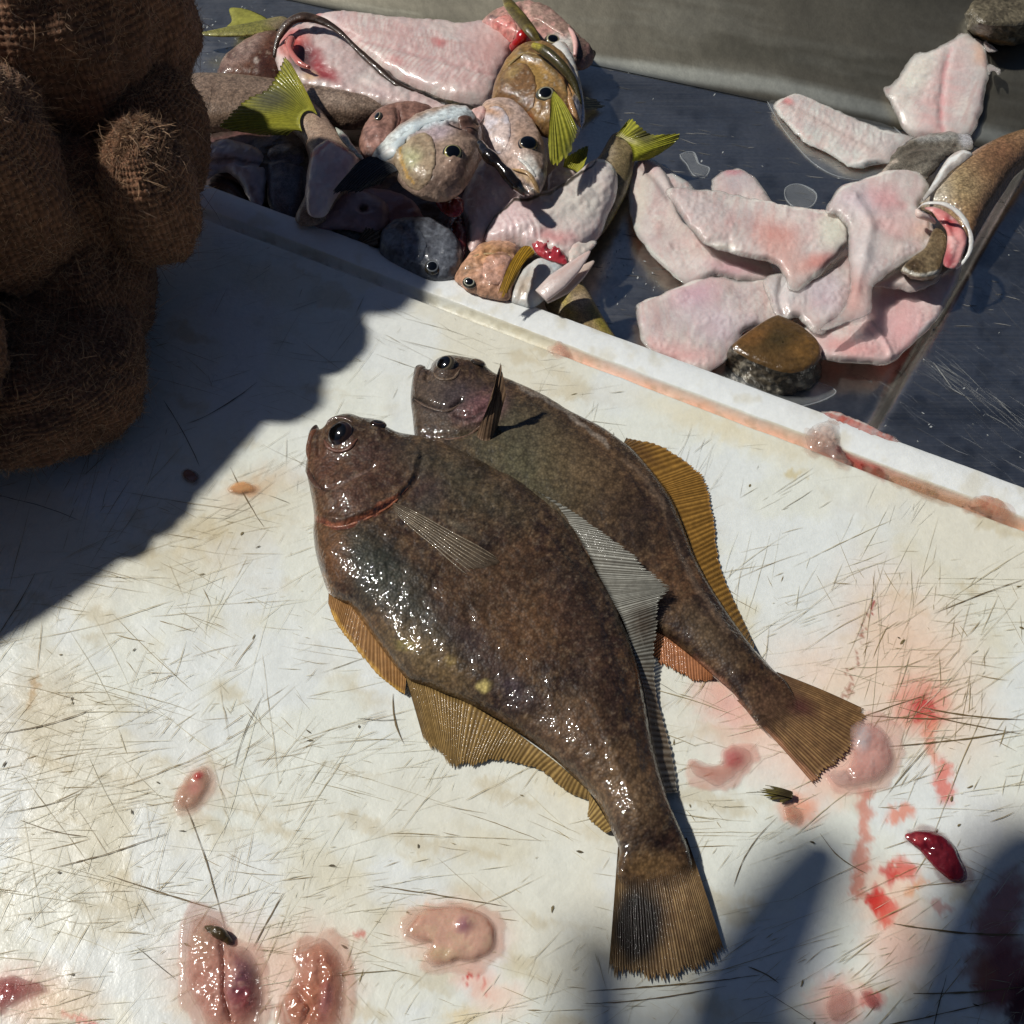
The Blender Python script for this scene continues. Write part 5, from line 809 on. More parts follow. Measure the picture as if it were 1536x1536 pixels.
fillet('pale pink fillet at the left edge of the pile, edged by bare steel', cR([(64, 190), (90, 150), (135, 148), (190, 190), (225, 260), (240, 340), (280, 395), (350, 430), (450, 480), (560, 510), (604, 560), (580, 604), (480, 606), (380, 588), (262, 612), (200, 560), (110, 470), (76, 400), (58, 300)]), -.012, .008,
    chev(cR([(110, 190), (150, 330), (240, 450), (380, 530), (560, 560)]), 26, 18, 12, (198, 178, 174), .45)+[('b', 975, 240, 20, 20, 30, (206, 140, 150), .7, .9), ('b', 960, 300, 14, 60, 10, (216, 206, 190), .7, .9), ('l', cR([(70, 200), (64, 320), (100, 440), (200, 560), (262, 610)]), 3.5, (240, 238, 226), .9), ('b', 1100, 400, 40, 14, 10, (214, 160, 170), .6, .9)],
    [('l', cR([(110, 170), (170, 230), (210, 290)]), 6, -.0014), ('l', cR([(230, 470), (380, 480), (560, 520)]), 7, -.001), ('b', 1060, 395, 30, 10, 15, .0012)], 70)
fillet('thin translucent flap sticking out at the upper left of the pile', cR([(120, 160), (150, 148), (220, 190), (300, 250), (290, 275), (220, 262), (160, 220)]), -.015, .0022, [], [], 75, col=(206, 206, 200), k=.2)
fillet('rounded grey-pink fillet end showing above the red-flushed fillet', cR([(368, 250), (378, 215), (410, 192), (455, 180), (510, 198), (552, 240), (585, 290), (606, 330), (520, 350), (390, 320)]), -.010, .008, [('b', 1110, 270, 30, 24, 20, (196, 184, 186), .6, .9), ('b', 1100, 258, 16, 6, 0, (206, 130, 140), .6, .8)], [('n', 10, .0008, 3)], 80)
fillet('broad pale fillet at the lower left of the pile, next to the brown stone', cR([(86, 692), (150, 664), (230, 628), (300, 600), (385, 582), (480, 600), (580, 600), (660, 640), (700, 720), (620, 760), (500, 790), (450, 860), (410, 905), (350, 942), (250, 912), (120, 852), (94, 780)]), -.012, .0085,
    chev(cR([(150, 780), (300, 740), (450, 700), (600, 680)]), 40, 16, 14, (196, 172, 172), .4)+[('b', 1045, 440, 40, 22, -10, (206, 160, 176), .6, .9), ('b', 1020, 530, 60, 16, 10, (220, 160, 156), .6, .9), ('b', 1070, 480, 60, 30, 20, (206, 190, 200), .5, .9)], [('n', 20, .0012, 12)], 85)
fillet('wide pink fillet draped over the drain ledge at the bottom right of the pile', cR([(700, 800), (780, 740), (900, 700), (980, 600), (1060, 580), (1130, 630), (1200, 590), (1296, 538), (1290, 600), (1240, 700), (1180, 780), (1110, 850), (1035, 912), (960, 916), (780, 892)]), -.012, .006,
    [('b', 1350, 490, 60, 60, 40, (226, 170, 170), .7, .9), ('b', 1270, 520, 50, 14, 10, (226, 150, 146), .6, .9), ('l', cR([(1296, 540), (1240, 700), (1110, 850), (1035, 912)]), 4, (240, 216, 214), .8)], [('l', cR([(960, 760), (1010, 830), (1040, 900)]), 5, .0014), ('l', cR([(780, 800), (960, 730)]), 6, -.0016)], 90, zf=None) if 0 else \
fillet('wide pink fillet draped over the drain ledge at the bottom right of the pile', cR([(700, 800), (780, 740), (900, 700), (980, 600), (1060, 580), (1130, 630), (1200, 590), (1296, 538), (1290, 600), (1240, 700), (1180, 780), (1110, 850), (1035, 912), (960, 916), (780, 892)]), -.0095, .006,
    [('b', 1350, 490, 60, 60, 40, (226, 170, 170), .7, .9), ('b', 1270, 520, 50, 14, 10, (226, 150, 146), .6, .9), ('l', cR([(1296, 540), (1240, 700), (1110, 850), (1035, 912)]), 4, (240, 216, 214), .8)], [('l', cR([(960, 760), (1010, 830), (1040, 900)]), 5, .0014), ('l', cR([(780, 800), (960, 730)]), 6, -.0016)], 90)
fillet('lumpy wet fillet end between the red-flushed fillet and the brown stone', cR([(560, 610), (620, 570), (760, 590), (850, 520), (900, 520), (905, 640), (880, 720), (820, 770), (760, 805), (690, 745), (620, 740), (590, 690)]), -.0045, .008, [('b', 1180, 430, 30, 30, 0, (206, 206, 206), .6, .9), ('b', 1240, 440, 30, 40, 0, (206, 192, 200), .6, .9)], [('n', 12, .0018, 15), ('l', cR([(640, 590), (620, 660), (640, 740)]), 6, -.002)], 95)
fillet('red-flushed fillet lying crosswise on top of the pile with one white rounded end', cR([(196, 270), (230, 252), (300, 258), (380, 262), (450, 278), (550, 300), (640, 322), (740, 338), (820, 350), (862, 385), (884, 440), (872, 478), (820, 530), (760, 590), (690, 638), (655, 632), (640, 590), (590, 535), (450, 505), (352, 470), (290, 410), (240, 350)]), .000, .0085,
    chev(cR([(230, 290), (400, 390), (600, 440), (800, 450)]), 34, 18, 12, (200, 174, 168), .4)+[('b', 1160, 350, 40, 26, 20, RDD, .65, .9), ('b', 1225, 392, 30, 14, -20, (210, 120, 104), .65, .95), ('b', 1180, 390, 50, 24, 40, (222, 168, 154), .55, .95), ('b', 1248, 345, 24, 26, 0, (226, 224, 206), .85, .8), ('l', cR([(820, 350), (884, 440), (870, 478), (690, 638)]), 3.4, (240, 236, 222), .8), ('b', 1040, 310, 50, 20, 20, (216, 204, 200), .6, .9), ('b', 1082, 372, 26, 6, 10, (232, 226, 214), .8, .8)],
    [('l', cR([(352, 462), (430, 440), (440, 480)]), 5, -.0012), ('n', 9, .001, 9)], 100, k=.45)
fillet('large crumpled grey-pink fillet with a tongue hanging down, beside the rolled fillet', cR([(790, 345), (820, 290), (860, 245), (930, 222), (1000, 205), (1080, 186), (1140, 195), (1180, 240), (1165, 290), (1140, 325), (1185, 380), (1206, 430), (1180, 480), (1110, 520), (1010, 590), (970, 625), (968, 690), (960, 725), (890, 755), (800, 785), (765, 785), (850, 720), (885, 620), (878, 500), (876, 420), (840, 360)]), .006, .009,
    [('b', 1290, 300, 50, 26, 10, (206, 190, 196), .7, .9), ('b', 1330, 300, 30, 20, 30, (220, 160, 160), .7, .9), ('b', 1340, 340, 40, 16, 10, (222, 176, 172), .6, .9), ('b', 1280, 440, 20, 40, 0, (226, 160, 150), .6, .9), ('b', 1385, 345, 20, 20, 0, (226, 190, 170), .6, .9), ('b', 1300, 380, 30, 40, 0, (200, 192, 192), .6, .9)],
    [('l', cR([(900, 300), (960, 400), (940, 520), (900, 640)]), 9, .0016), ('l', cR([(1000, 400), (1100, 440), (1190, 440)]), 8, -.0012), ('b', 1335, 262, 30, 12, 10, .0015), ('n', 14, .0012, 19)], 105, k=.45, jag=3)
fillet('narrow white fillet lying alone in water above the pile', cU([(92, 608), (140, 565), (210, 540), (290, 556), (420, 618), (560, 678), (720, 742), (890, 782), (885, 810), (790, 890), (770, 930), (690, 952), (560, 972), (500, 945), (420, 892), (280, 824), (220, 775), (150, 695)]), -.0165, .0065,
    chev(cU([(140, 590), (400, 700), (650, 800), (820, 860)]), 26, 26, 12, (196, 186, 182), .6)+[('b', 1250, 195, 110, 9, 28, (216, 192, 184), .6, .9), ('b', 1180, 152, 12, 5, 20, (206, 120, 120), .7, .8), ('l', cU([(100, 620), (220, 780), (420, 895), (560, 970), (700, 950)]), 6, (240, 240, 232), .8), ('b', 1300, 245, 24, 8, -10, (244, 244, 240), .9, .6)], [('b', 1300, 243, 22, 8, -10, .002), ('l', cU([(160, 580), (400, 700), (700, 850)]), 5, -.0008), ('n', 5, .0005, 6, 110, 3)], 110, col=(218, 218, 210), sp=1.9)
fillet('broad white fillet hanging down the sloping back of the tray at the top right', cU([(1196, 188), (1250, 215), (1306, 250), (1324, 330), (1330, 420), (1318, 520), (1300, 620), (1262, 730), (1210, 800), (1100, 812), (980, 805), (880, 788), (810, 690), (765, 585), (722, 512), (780, 480), (830, 410), (885, 335), (925, 306), (1000, 290), (1090, 240)]), zs(1409, 135)+.0045, .009,
    chev(cU([(1190, 240), (1110, 330), (1075, 450), (1060, 600), (1060, 760)]), 46, 26, 16, (200, 186, 182), .6)+[('b', 1412, 150, 26, 80, 15, (222, 180, 176), .75, .9), ('l', cU([(1110, 280), (1080, 420), (1060, 560), (1060, 740)]), 6, (214, 150, 150), .6), ('b', 1375, 110, 20, 50, 30, (222, 222, 206), .6, .9), ('b', 1470, 80, 12, 20, 0, (226, 186, 160), .6, .9), ('n', 6, (204, 200, 196), .4, .5, .7, 8, 20, 4)], [('l', cU([(1110, 280), (1080, 420), (1060, 560), (1060, 740)]), 6, -.001), ('n', 5, .0005, 6, 15, 4)], 115, col=(222, 212, 204), tilt=(.44*FN[0], .44*FN[1]), sp=2.0)
fillet('small white shred of fish below the upper stone', cU([(1310, 240), (1345, 255), (1392, 290), (1370, 305), (1320, 300)]), zs(1486, 72)+.006, .004, [], [], 118, col=(222, 222, 214), k=.3, cat_='fish scrap', name='fish_scrap', group=None)
fillet('curled white shred at the right edge of the hanging fillet', cU([(1325, 375), (1375, 378), (1400, 410), (1390, 432), (1360, 410), (1330, 430)]), zs(1490, 106)+.006, .004, [], [], 119, col=(222, 222, 218), k=.3, cat_='fish scrap', name='fish_scrap', group=None)
# grey skin fold
fillet('wet grey-brown fold of fish skin between the white fillets and the rolled fillet', cU([(758, 940), (780, 890), (830, 840), (920, 790), (1050, 762), (1180, 765), (1240, 790), (1245, 860), (1170, 870), (1080, 920), (1020, 985), (960, 1050), (900, 1000), (800, 1000), (700, 1030), (680, 1010)]), -.004, .010,
    [('b', 1370, 228, 40, 20, -20, (92, 84, 72), .8, .9), ('n', 9, (60, 54, 46), .6, .5, .7, 5, -20, 3), ('b', 1400, 205, 50, 8, 0, (170, 170, 166), .7, .8), ('b', 1450, 205, 12, 14, 0, (206, 206, 210), .8, .8), ('l', cU([(690, 1020), (760, 950), (800, 930)]), 4, (190, 176, 160), .8)], [('l', cU([(790, 900), (900, 840), (1050, 830), (1150, 850)]), 6, -.0022), ('n', 10, .001, 8, -15, 3)], 120, mtl=M_SKINF, col=(132, 126, 114), cat_='fish skin', name='fish_skin', extra=False, group=None)
# --- rolled fillet
r = thing('rolled_fillet', 'rolled-up fillet with brown scaly skin outside and a white-rimmed open end', 'rolled fillet', (1440, 320), ZT)
pillow('skin_roll', cV([(915, 500), (960, 440), (1040, 380), (1110, 300), (1190, 232), (1245, 195), (1330, 150), (1430, 110), (1536, 72), (1640, 40), (1660, 160), (1560, 262), (1480, 330), (1420, 420), (1340, 540), (1270, 660), (1232, 735), (1190, 800), (1150, 700), (1080, 600), (980, 540)]), .004, .024, (156, 126, 92), M_SKIN,
    [('b', 1400, 290, 30, 26, -20, (200, 196, 184), .85, .8), ('b', 1440, 275, 40, 36, -30, (168, 150, 112), .7, .9), ('b', 1500, 230, 50, 40, -40, (126, 84, 60), .7, .9), ('b', 1455, 360, 16, 60, 30, (104, 74, 52), .8, .9), ('b', 1500, 290, 20, 60, 45, (96, 66, 50), .7, .9), ('n', 10, (112, 88, 60), .4, .5, .75, 5)], [('n', 30, .001, 4)], r, sp=2.1, k=.8)
pillow('skin_flap', cV([(930, 480), (990, 390), (1040, 300), (1090, 225), (1140, 186), (1190, 174), (1240, 200), (1200, 245), (1120, 300), (1050, 375), (980, 450)]), .013, .0025, (190, 184, 176), M_FLESH, [('b', 1420, 240, 26, 8, -45, (176, 166, 160), .6, .9), ('l', cV([(990, 400), (1090, 230), (1190, 176), (1240, 200)]), 4, (236, 236, 232), .9)], [('n', 14, .0012, 4)], r, sp=2.1, k=.5)
pillow('inner_flesh', cV([(958, 512), (1020, 505), (1100, 545), (1170, 610), (1205, 680), (1190, 760), (1150, 850), (1110, 865), (1065, 835), (1085, 740), (1085, 650), (1040, 590), (1005, 540)]), .014, .007, (206, 130, 126), M_FLESH, [('b', 1422, 334, 14, 8, 30, (180, 50, 56), .8, .8), ('b', 1425, 390, 12, 20, 10, (150, 40, 60), .7, .8), ('b', 1440, 370, 14, 26, 0, (222, 170, 166), .7, .8), ('n', 12, (232, 196, 190), .6, .5, .7, 3)], [('l', cV([(1110, 600), (1170, 700), (1130, 820)]), 6, -.002), ('n', 12, .0012, 4)], r, sp=2.0, k=.5)
tube('white_cut_edge', [P(*q, z) for q, z in zip(cV([(914, 522), (950, 490), (1010, 482), (1080, 492), (1150, 535), (1200, 600), (1228, 680), (1222, 760), (1180, 830), (1140, 866)]), [.018, .023, .026, .027, .026, .024, .021, .017, .013, .010])], [.0005, .001, .0012, .0014, .0015, .0014, .0012, .0010, .0008, .0004], (216, 214, 208), M_FLESH, r, jit=.35, flat=.5)
tube('white_cut_edge', [P(*q, z) for q, z in zip(cV([(914, 522), (930, 552), (980, 570), (1020, 600)]), [.018, .017, .015, .012])], [.0012, .002, .0018, .0008], (222, 200, 190), M_FLESH, r)
# ================================================================== STONES
def stone(name, label, cat_, top, bot, zt, zb, ctop, cside, otop=(), oside=(), mt=None, dome=.0015, bev=.16, hs=(), loc=None, rough_side=.0006):
    root = thing(name, label, cat_, np.mean(bot, 0), zb)
    a = cat(top, 10, True); n = len(a); b = np.array(cat(bot, 10, True)); tt = np.linspace(0, 1, n, endpoint=False); q = np.linspace(0, 1, len(b), endpoint=False)
    b = np.stack([np.interp(tt, q, b[:, 0], period=1), np.interp(tt, q, b[:, 1], period=1)], 1)
    A = P(a[:, 0], a[:, 1], zt); B = P(b[:, 0], b[:, 1], zb); cA = A.mean(0); rings = []
    for s_ in np.linspace(.02, 1, 26): r_ = cA+(A-cA)*s_; r_[:, 2] = zt+dome*(1-s_**4)-(.0012*sstep(.93, 1, s_)); rings.append(r_)
    nt_ = len(rings)
    for s_ in np.linspace(.06, 1, 22): r_ = A*(1-s_)+B*s_; cc = r_.mean(0); r_ = cc+(r_-cc)*(1+.05*math.sin(math.pi*s_)); r_[:, 2] = (zt-.0012)*(1-s_)+zb*s_; rings.append(r_)
    V = np.array(rings); nr = len(rings); X, Y = PR(V.reshape(-1, 3)); X = X.reshape(nr, n); Y = Y.reshape(nr, n)
    wob = (fbm(X, Y, 7, 4)-.5)*2*rough_side; nv = V-V.mean(1, keepdims=True); nv[..., 2] = 0; nv /= np.linalg.norm(nv, axis=2)[..., None]+1e-9
    V[nt_:] += nv[nt_:]*wob[nt_:, :, None]*2; V[:nt_, :, 2] += (fbm(X, Y, 12, 8)[:nt_]-.5)*.0006
    def grid(V, nm, col, ops, mtl):
        m_, n2 = V.shape[:2]; I = np.arange(m_*n2).reshape(m_, n2); J = np.roll(I, -1, 1); F = np.stack([I[:-1], I[1:], J[1:], J[:-1]], -1).reshape(-1, 4); VV = V.reshape(-1, 3)
        C = np.tile(L3(col), (len(VV), 1)); x, y = PR(VV); paint(C, x, y, ops, 3)
        ax = np.linalg.norm(V[-1, 0, :2]-cA[:2])
        o = mesh_np(nm, VV, F[:, ::-1], C, mtl, root, tuple(root.location)); return o
    grid(V[:nt_], 'top_face', ctop, otop, mt or M_STONE); grid(V[nt_-1:], 'side', cside, oside, M_STONER)
    return root
stone('stone', 'smooth brown half-round stone with grey side, standing in front of the fillet pile', 'stone', cR([(447, 838), (520, 775), (600, 728), (632, 730), (700, 762), (762, 815), (780, 860), (762, 905), (700, 935), (640, 938), (560, 912), (490, 880)]), cR([(424, 905), (500, 850), (600, 800), (700, 820), (765, 870), (780, 930), (762, 980), (700, 1018), (630, 1030), (550, 1010), (480, 968), (440, 935)]), -.0035, -.0195,
      (94, 70, 38), (70, 62, 50), [('b', 1170, 510, 40, 18, -10, (62, 52, 28), .8, .9), ('b', 1130, 505, 24, 14, -30, (124, 84, 40), .6, .9), ('b', 1205, 520, 24, 20, 0, (128, 92, 44), .6, .9), ('n', 10, (80, 60, 30), .5, .5, .7, 4, 0, 2)], [('n', 8, (176, 168, 150), .6, .52, .7, 5, 10, 3), ('n', 5, (30, 26, 22), .6, .5, .7, 6)])
stone('stone', 'rough grey-brown stone block wedged at the top right corner of the tray', 'stone', [(1455, 8), (1480, -10), (1560, -14), (1580, 20), (1536, 34), (1500, 36), (1468, 30)], [(1448, 34), (1480, 20), (1560, 10), (1585, 45), (1545, 62), (1510, 68), (1470, 58)], zs(1510, 55)+.019, zs(1510, 55)-.001,
      (104, 96, 78), (92, 84, 68), [('n', 10, (60, 54, 42), .6, .5, .7, 4)], [('n', 8, (140, 132, 112), .6, .52, .7, 5), ('n', 5, (40, 34, 26), .6, .5, .7, 6), ('l', [(1450, 44), (1480, 60), (1520, 66)], 4, (120, 90, 50), .7)], mt=M_STONER, rough_side=.0012)
stone('stone', 'mottled brown stone clasped in the open end of the rolled fillet', 'stone', cV([(1010, 632), (1050, 628), (1088, 670), (1090, 740), (1065, 820), (1040, 880), (970, 905), (900, 900), (830, 862), (880, 800), (960, 740)]), cV([(1000, 680), (1050, 680), (1080, 720), (1085, 780), (1060, 860), (1030, 910), (970, 935), (900, 930), (840, 890), (880, 840), (950, 780)]), .010, -.002,
      (116, 100, 74), (150, 140, 116), [('b', 1372, 398, 14, 10, 0, (64, 48, 32), .85, .8), ('n', 6, (80, 66, 46), .5, .5, .7, 4), ('l', cV([(830, 862), (900, 900), (970, 905), (1040, 880)]), 3.5, (214, 210, 196), .9)], [('n', 6, (206, 200, 186), .7, .5, .7, 5)], mt=M_STONER)
fillet('pink fish scrap cupped under the stone in the rolled fillet', cV([(640, 960), (720, 920), (800, 858), (850, 880), (920, 915), (990, 925), (1070, 870), (1055, 920), (1000, 960), (890, 1004), (800, 985), (720, 975)]), -.002, .006, [('l', cV([(800, 850), (830, 870), (880, 900)]), 4, (206, 196, 150), .8)], [], 130, k=.5, cat_='fish scrap', name='fish_scrap', group=None)
fillet('flat orange-red slice of fish poking out behind the board rim', cG([(138, 92), (160, 72), (220, 74), (300, 98), (400, 138), (500, 182), (570, 212), (640, 250), (712, 308), (660, 330), (500, 290), (300, 210), (180, 150)]), -.001, .0022, [('n', 8, (206, 120, 100), .6, .5, .7, 3), ('n', 5, (150, 50, 44), .6, .6, .75, 4)], [], 140, col=(206, 96, 76), mtl=M_GUT, k=.3, cat_='fish slice', name='fish_slice', group=None)
# ================================================================== GUTS AND SCRAPS ON THE BOARD
def gut(label, pts, H, col, ops=(), hs=(), seed=1, z=.0012, k=.5, mtl=None, name='gut_scrap', cat_='gut scrap', jag=3, sp=1.7, group='gut scraps on the cutting board'):
    o = tag(pillow(name, pts, z, H*.55, col, mtl or M_GUT, list(ops), [('n', 18, H*.13, seed), ('n', 6, H*.04, seed+3)]+list(hs), None, low=.2, sp=sp, k=k*.75, jag=jag, seed=seed, wob=4, feather=(0 if name == 'fish_organ' else .5), fade=(.15 if (mtl is None and name != 'fish_organ') else 0)), label, cat_, group)
    c = np.mean(pts, 0); R_ = np.random.RandomState(seed); q = [tuple(c+(np.array(p_)-c)*(1.16+.3*R_.rand())+np.array((3, 4))) for p_ in pts]
    pillow('juice', q, .0003, .0007, col, M_JUICE, [('n', 14, (236, 200, 180), .6, .5, .7, seed)], [], o, low=.05, sp=2.4, k=.25, jag=9, fade=.03, amax=.17, seed=seed)
    return o
g1 = gut('large pinkish gut lump with a mauve sac at the front left', cY([(880, 1060), (920, 1030), (980, 1040), (1040, 1100), (1060, 1160), (1150, 1200), (1190, 1280), (1210, 1400), (1195, 1500), (1180, 1570), (980, 1570), (900, 1450), (860, 1380), (850, 1250), (865, 1130)]), .009, (206, 150, 132),
    [('b', 300, 1410, 22, 40, 0, (206, 176, 150), .7, .9), ('b', 362, 1470, 26, 42, 10, (132, 80, 104), .85, .8), ('b', 372, 1500, 30, 26, 0, (156, 60, 66), .7, .9), ('l', cY([(1020, 1130), (1030, 1250), (1030, 1400), (1060, 1520)]), 3.5, (176, 110, 90), .7), ('n', 12, (222, 176, 160), .5, .5, .7, 4), ('b', 345, 1450, 8, 30, 0, (220, 170, 150), .6, .8)], [('l', cY([(1020, 1130), (1030, 1250), (1030, 1400), (1060, 1520)]), 4, -.002), ('b', 362, 1470, 22, 34, 8, .0022)], 3)
tag(tube('gut_contents', [P(*q, z) for q, z in zip(cY([(945, 1095), (985, 1105), (1030, 1130), (1060, 1160)]), [.0012, .0030, .0030, .0012])], [.001, .0018, .0018, .001], (66, 52, 26), M_STONER, None, jit=.4), 'dark brown crumb of gut contents on the tip of the large pink lump', 'gut scrap')
gut('ragged orange-pink gut lump just right of the one with the mauve sac', cY([(1345, 1220), (1380, 1180), (1440, 1155), (1490, 1140), (1530, 1180), (1575, 1240), (1580, 1400), (1540, 1570), (1330, 1570), (1290, 1480), (1285, 1410), (1330, 1380), (1360, 1300)]), .009, (206, 140, 112),
    [('l', cY([(1345, 1215), (1480, 1150)]), 3, (240, 206, 190), .8), ('b', 460, 1450, 26, 26, 20, (222, 170, 150), .6, .9), ('n', 10, (176, 96, 84), .5, .5, .7, 8), ('l', cY([(1300, 1420), (1330, 1520)]), 3.5, (236, 206, 186), .8), ('b', 490, 1500, 12, 30, 10, (170, 110, 130), .5, .9)], [('l', cY([(1370, 1380), (1420, 1450), (1390, 1540)]), 5, -.0025), ('l', cY([(1480, 1180), (1520, 1300), (1500, 1450)]), 6, .0012)], 7)
gut('flat pink jelly-like gut patch at the bottom centre of the board', cW([(285, 650), (330, 560), (430, 440), (560, 385), (760, 370), (960, 400), (1090, 460), (1160, 560), (1175, 700), (1150, 800), (1060, 870), (960, 905), (800, 910), (640, 965), (520, 930), (480, 840), (560, 740), (430, 710), (330, 670)]), .0026, (222, 176, 154),
    [('b', 696, 1388, 12, 16, 0, (150, 96, 116), .75, .9), ('n', 12, (222, 186, 156), .6, .5, .7, 4), ('b', 660, 1430, 30, 12, 0, (216, 190, 150), .6, .9), ('l', cW([(300, 640), (450, 440), (760, 375), (1090, 460), (1170, 700)]), 3, (186, 120, 92), .6)], [('b', 696, 1386, 12, 10, 0, .001)], 9, k=.3)
gut('dark red gut scrap at the left edge of the board front', cY([(-60, 1340), (0, 1325), (60, 1310), (130, 1335), (185, 1350), (195, 1380), (130, 1400), (60, 1440), (0, 1480), (-60, 1500)]), .006, (176, 76, 76), [('n', 10, (140, 44, 48), .6, .5, .7, 4), ('n', 7, (210, 130, 120), .4, .6, .75, 5)], [], 12)
gut('small pinkish scrap with a red tip, alone on the left of the board', cY([(800, 500), (830, 430), (880, 380), (930, 350), (965, 375), (965, 430), (930, 500), (880, 545), (820, 540)]), .0028, (214, 170, 146), [('b', 297, 1164, 8, 7, -20, (204, 44, 50), .85, .7), ('b', 292, 1180, 12, 12, 0, (216, 140, 130), .6, .9)], [('b', 297, 1164, 8, 7, 0, .0012)], 14, k=.35)
gut('tiny clear orange droplet on the sunlit board by the sack shadow', [(342, 733), (350, 724), (366, 720), (380, 726), (382, 735), (366, 740), (350, 740)], .0018, (226, 170, 120), [], [], 15, k=.4, cat_='droplet', name='droplet', group=None)
gut('tiny brown scrap inside the sack shadow on the board', [(270, 712), (276, 704), (288, 703), (298, 712), (294, 722), (278, 722)], .0012, (150, 110, 98), [], [], 16, k=.5)
gut('red blob with a watery pink tail, left of the clipped fin tuft', cO([(590, 330), (630, 315), (690, 335), (735, 330), (745, 275), (790, 255), (845, 260), (880, 300), (860, 345), (810, 380), (770, 420), (720, 438), (660, 410), (615, 380)]), .0042, (226, 150, 130), [('b', 1100, 1136, 22, 19, 0, (196, 44, 56), .92, .6), ('b', 1097, 1130, 8, 8, 0, (214, 100, 110), .6, .8), ('n', 8, (232, 180, 160), .4, .5, .7, 5)], [('b', 1100, 1136, 20, 17, 0, .0024)], 17, k=.3)
gut('clear pinkish jelly stuck to the end of the farther fish tail', cO([(1235, 380), (1250, 350), (1300, 345), (1340, 300), (1335, 180), (1360, 145), (1410, 130), (1470, 160), (1515, 220), (1535, 300), (1520, 360), (1470, 410), (1400, 430), (1330, 445), (1270, 430)]), .0058, (226, 176, 164), [('b', 1293, 1105, 14, 20, 0, (206, 204, 206), .8, .7), ('l', cO([(1440, 150), (1505, 220), (1530, 300), (1515, 360)]), 4, (196, 110, 106), .7), ('b', 1260, 1166, 18, 12, 0, (214, 196, 190), .7, .8), ('n', 10, (232, 196, 186), .5, .5, .7, 3)], [('b', 1293, 1105, 14, 18, 0, .0014), ('l', cO([(1300, 340), (1350, 400), (1340, 440)]), 4, -.0015)], 19, k=.4, z=.0022)
gut('glossy dark red organ, almond shaped, among the blood smears at lower right', cZ([(850, 455), (880, 432), (950, 420), (1030, 430), (1090, 465), (1135, 510), (1160, 575), (1195, 640), (1195, 690), (1165, 715), (1110, 705), (1050, 660), (990, 600), (940, 540), (890, 500)]), .0085, (122, 20, 32), [('b', 1372, 1256, 16, 8, 15, (190, 80, 84), .8, .8), ('b', 1410, 1280, 24, 16, 40, (142, 50, 60), .6, .9), ('n', 10, (84, 8, 18), .5, .5, .7, 3)], [('l', cZ([(900, 440), (960, 470), (1000, 520)]), 4, -.0012)], 21, k=.65, cat_='fish organ', name='fish_organ', group=None, jag=.8)
gut('round pale pink droplet of gut at the bottom edge, right of the shadow', cZ([(400, 1400), (420, 1350), (470, 1330), (530, 1350), (552, 1410), (540, 1470), (500, 1515), (430, 1510), (400, 1460)]), .0045, (222, 164, 150), [('n', 8, (232, 190, 180), .5, .5, .7, 3), ('b', 1255, 1530, 30, 16, 0, (226, 180, 160), .6, .9)], [], 23, k=.4)
gut('pointed red-brown scrap beside the round pale droplet', cZ([(590, 1350), (640, 1350), (690, 1385), (700, 1440), (660, 1450), (630, 1410)]), .0025, (190, 90, 86), [], [], 24, k=.4)
gut('pinkish smear of jelly under the clipped fin tuft', cO([(1030, 530), (1060, 520), (1100, 550), (1112, 600), (1070, 615), (1040, 580)]), .0016, (232, 180, 150), [('n', 8, (214, 130, 110), .5, .5, .7, 3)], [], 25, k=.25)
tf = thing('fin_tuft', 'clipped olive fin tuft with dark rays lying between the two fish tails', 'fin clipping', (1165, 1192), 0)
for bs, ou, zz in [([(1072, 465), (1074, 480), (1070, 495)], [(925, 430), (930, 448), (880, 462)], .0035), ([(1072, 470), (1072, 485), (1068, 500)], [(822, 468), (920, 480), (1010, 530)], .002)]:
    fin('fin', cO(bs), cO(ou), 7, zz, .0012, (120, 110, 40), (54, 44, 24), M_FIN, tf, rag=.3, ops=[('b', 1180, 1192, 16, 12, 0, (40, 30, 22), .8, .8)], arch=.001)
# pieces lodged in the groove
GG = 'scraps lodged in the board groove'
gut('grey-pink lump of gut sitting up on the board rim in the groove', cG([(40, 240), (60, 200), (110, 165), (190, 142), (250, 150), (275, 200), (285, 260), (275, 310), (320, 400), (310, 440), (240, 430), (180, 370), (90, 350), (50, 310)]), .0085, (206, 176, 160), [('n', 7, (176, 146, 130), .6, .5, .7, 4), ('b', 1258, 675, 8, 8, 0, (150, 30, 40), .85, .7), ('b', 1245, 680, 12, 14, 0, (206, 190, 186), .6, .8)], [('n', 7, .0016, 4)], 31, z=.0012, k=.6, group=GG)
gut('long dull brown string of gut lying in the groove', cG([(525, 480), (560, 475), (640, 510), (760, 545), (900, 600), (980, 640), (1080, 670), (1170, 690), (1170, 730), (1080, 735), (980, 715), (870, 680), (760, 620), (640, 575), (545, 520)]), .0035, (190, 150, 116), [('n', 9, (130, 110, 70), .7, .5, .7, 4, 20, 3), ('b', 1325, 710, 16, 5, 20, (226, 186, 166), .8, .8), ('n', 6, (214, 170, 150), .5, .55, .7, 6)], [('n', 7, .001, 5)], 32, z=-.0002, group=GG)
gut('orange-pink blob of gut at the right end of the groove', cG([(1160, 700), (1200, 660), (1260, 645), (1340, 645), (1400, 680), (1430, 740), (1440, 790), (1400, 830), (1300, 800), (1220, 770), (1160, 740)]), .0045, (220, 166, 134), [('n', 9, (206, 130, 104), .5, .5, .7, 4)], [], 33, z=.0004, k=.4, group=GG)
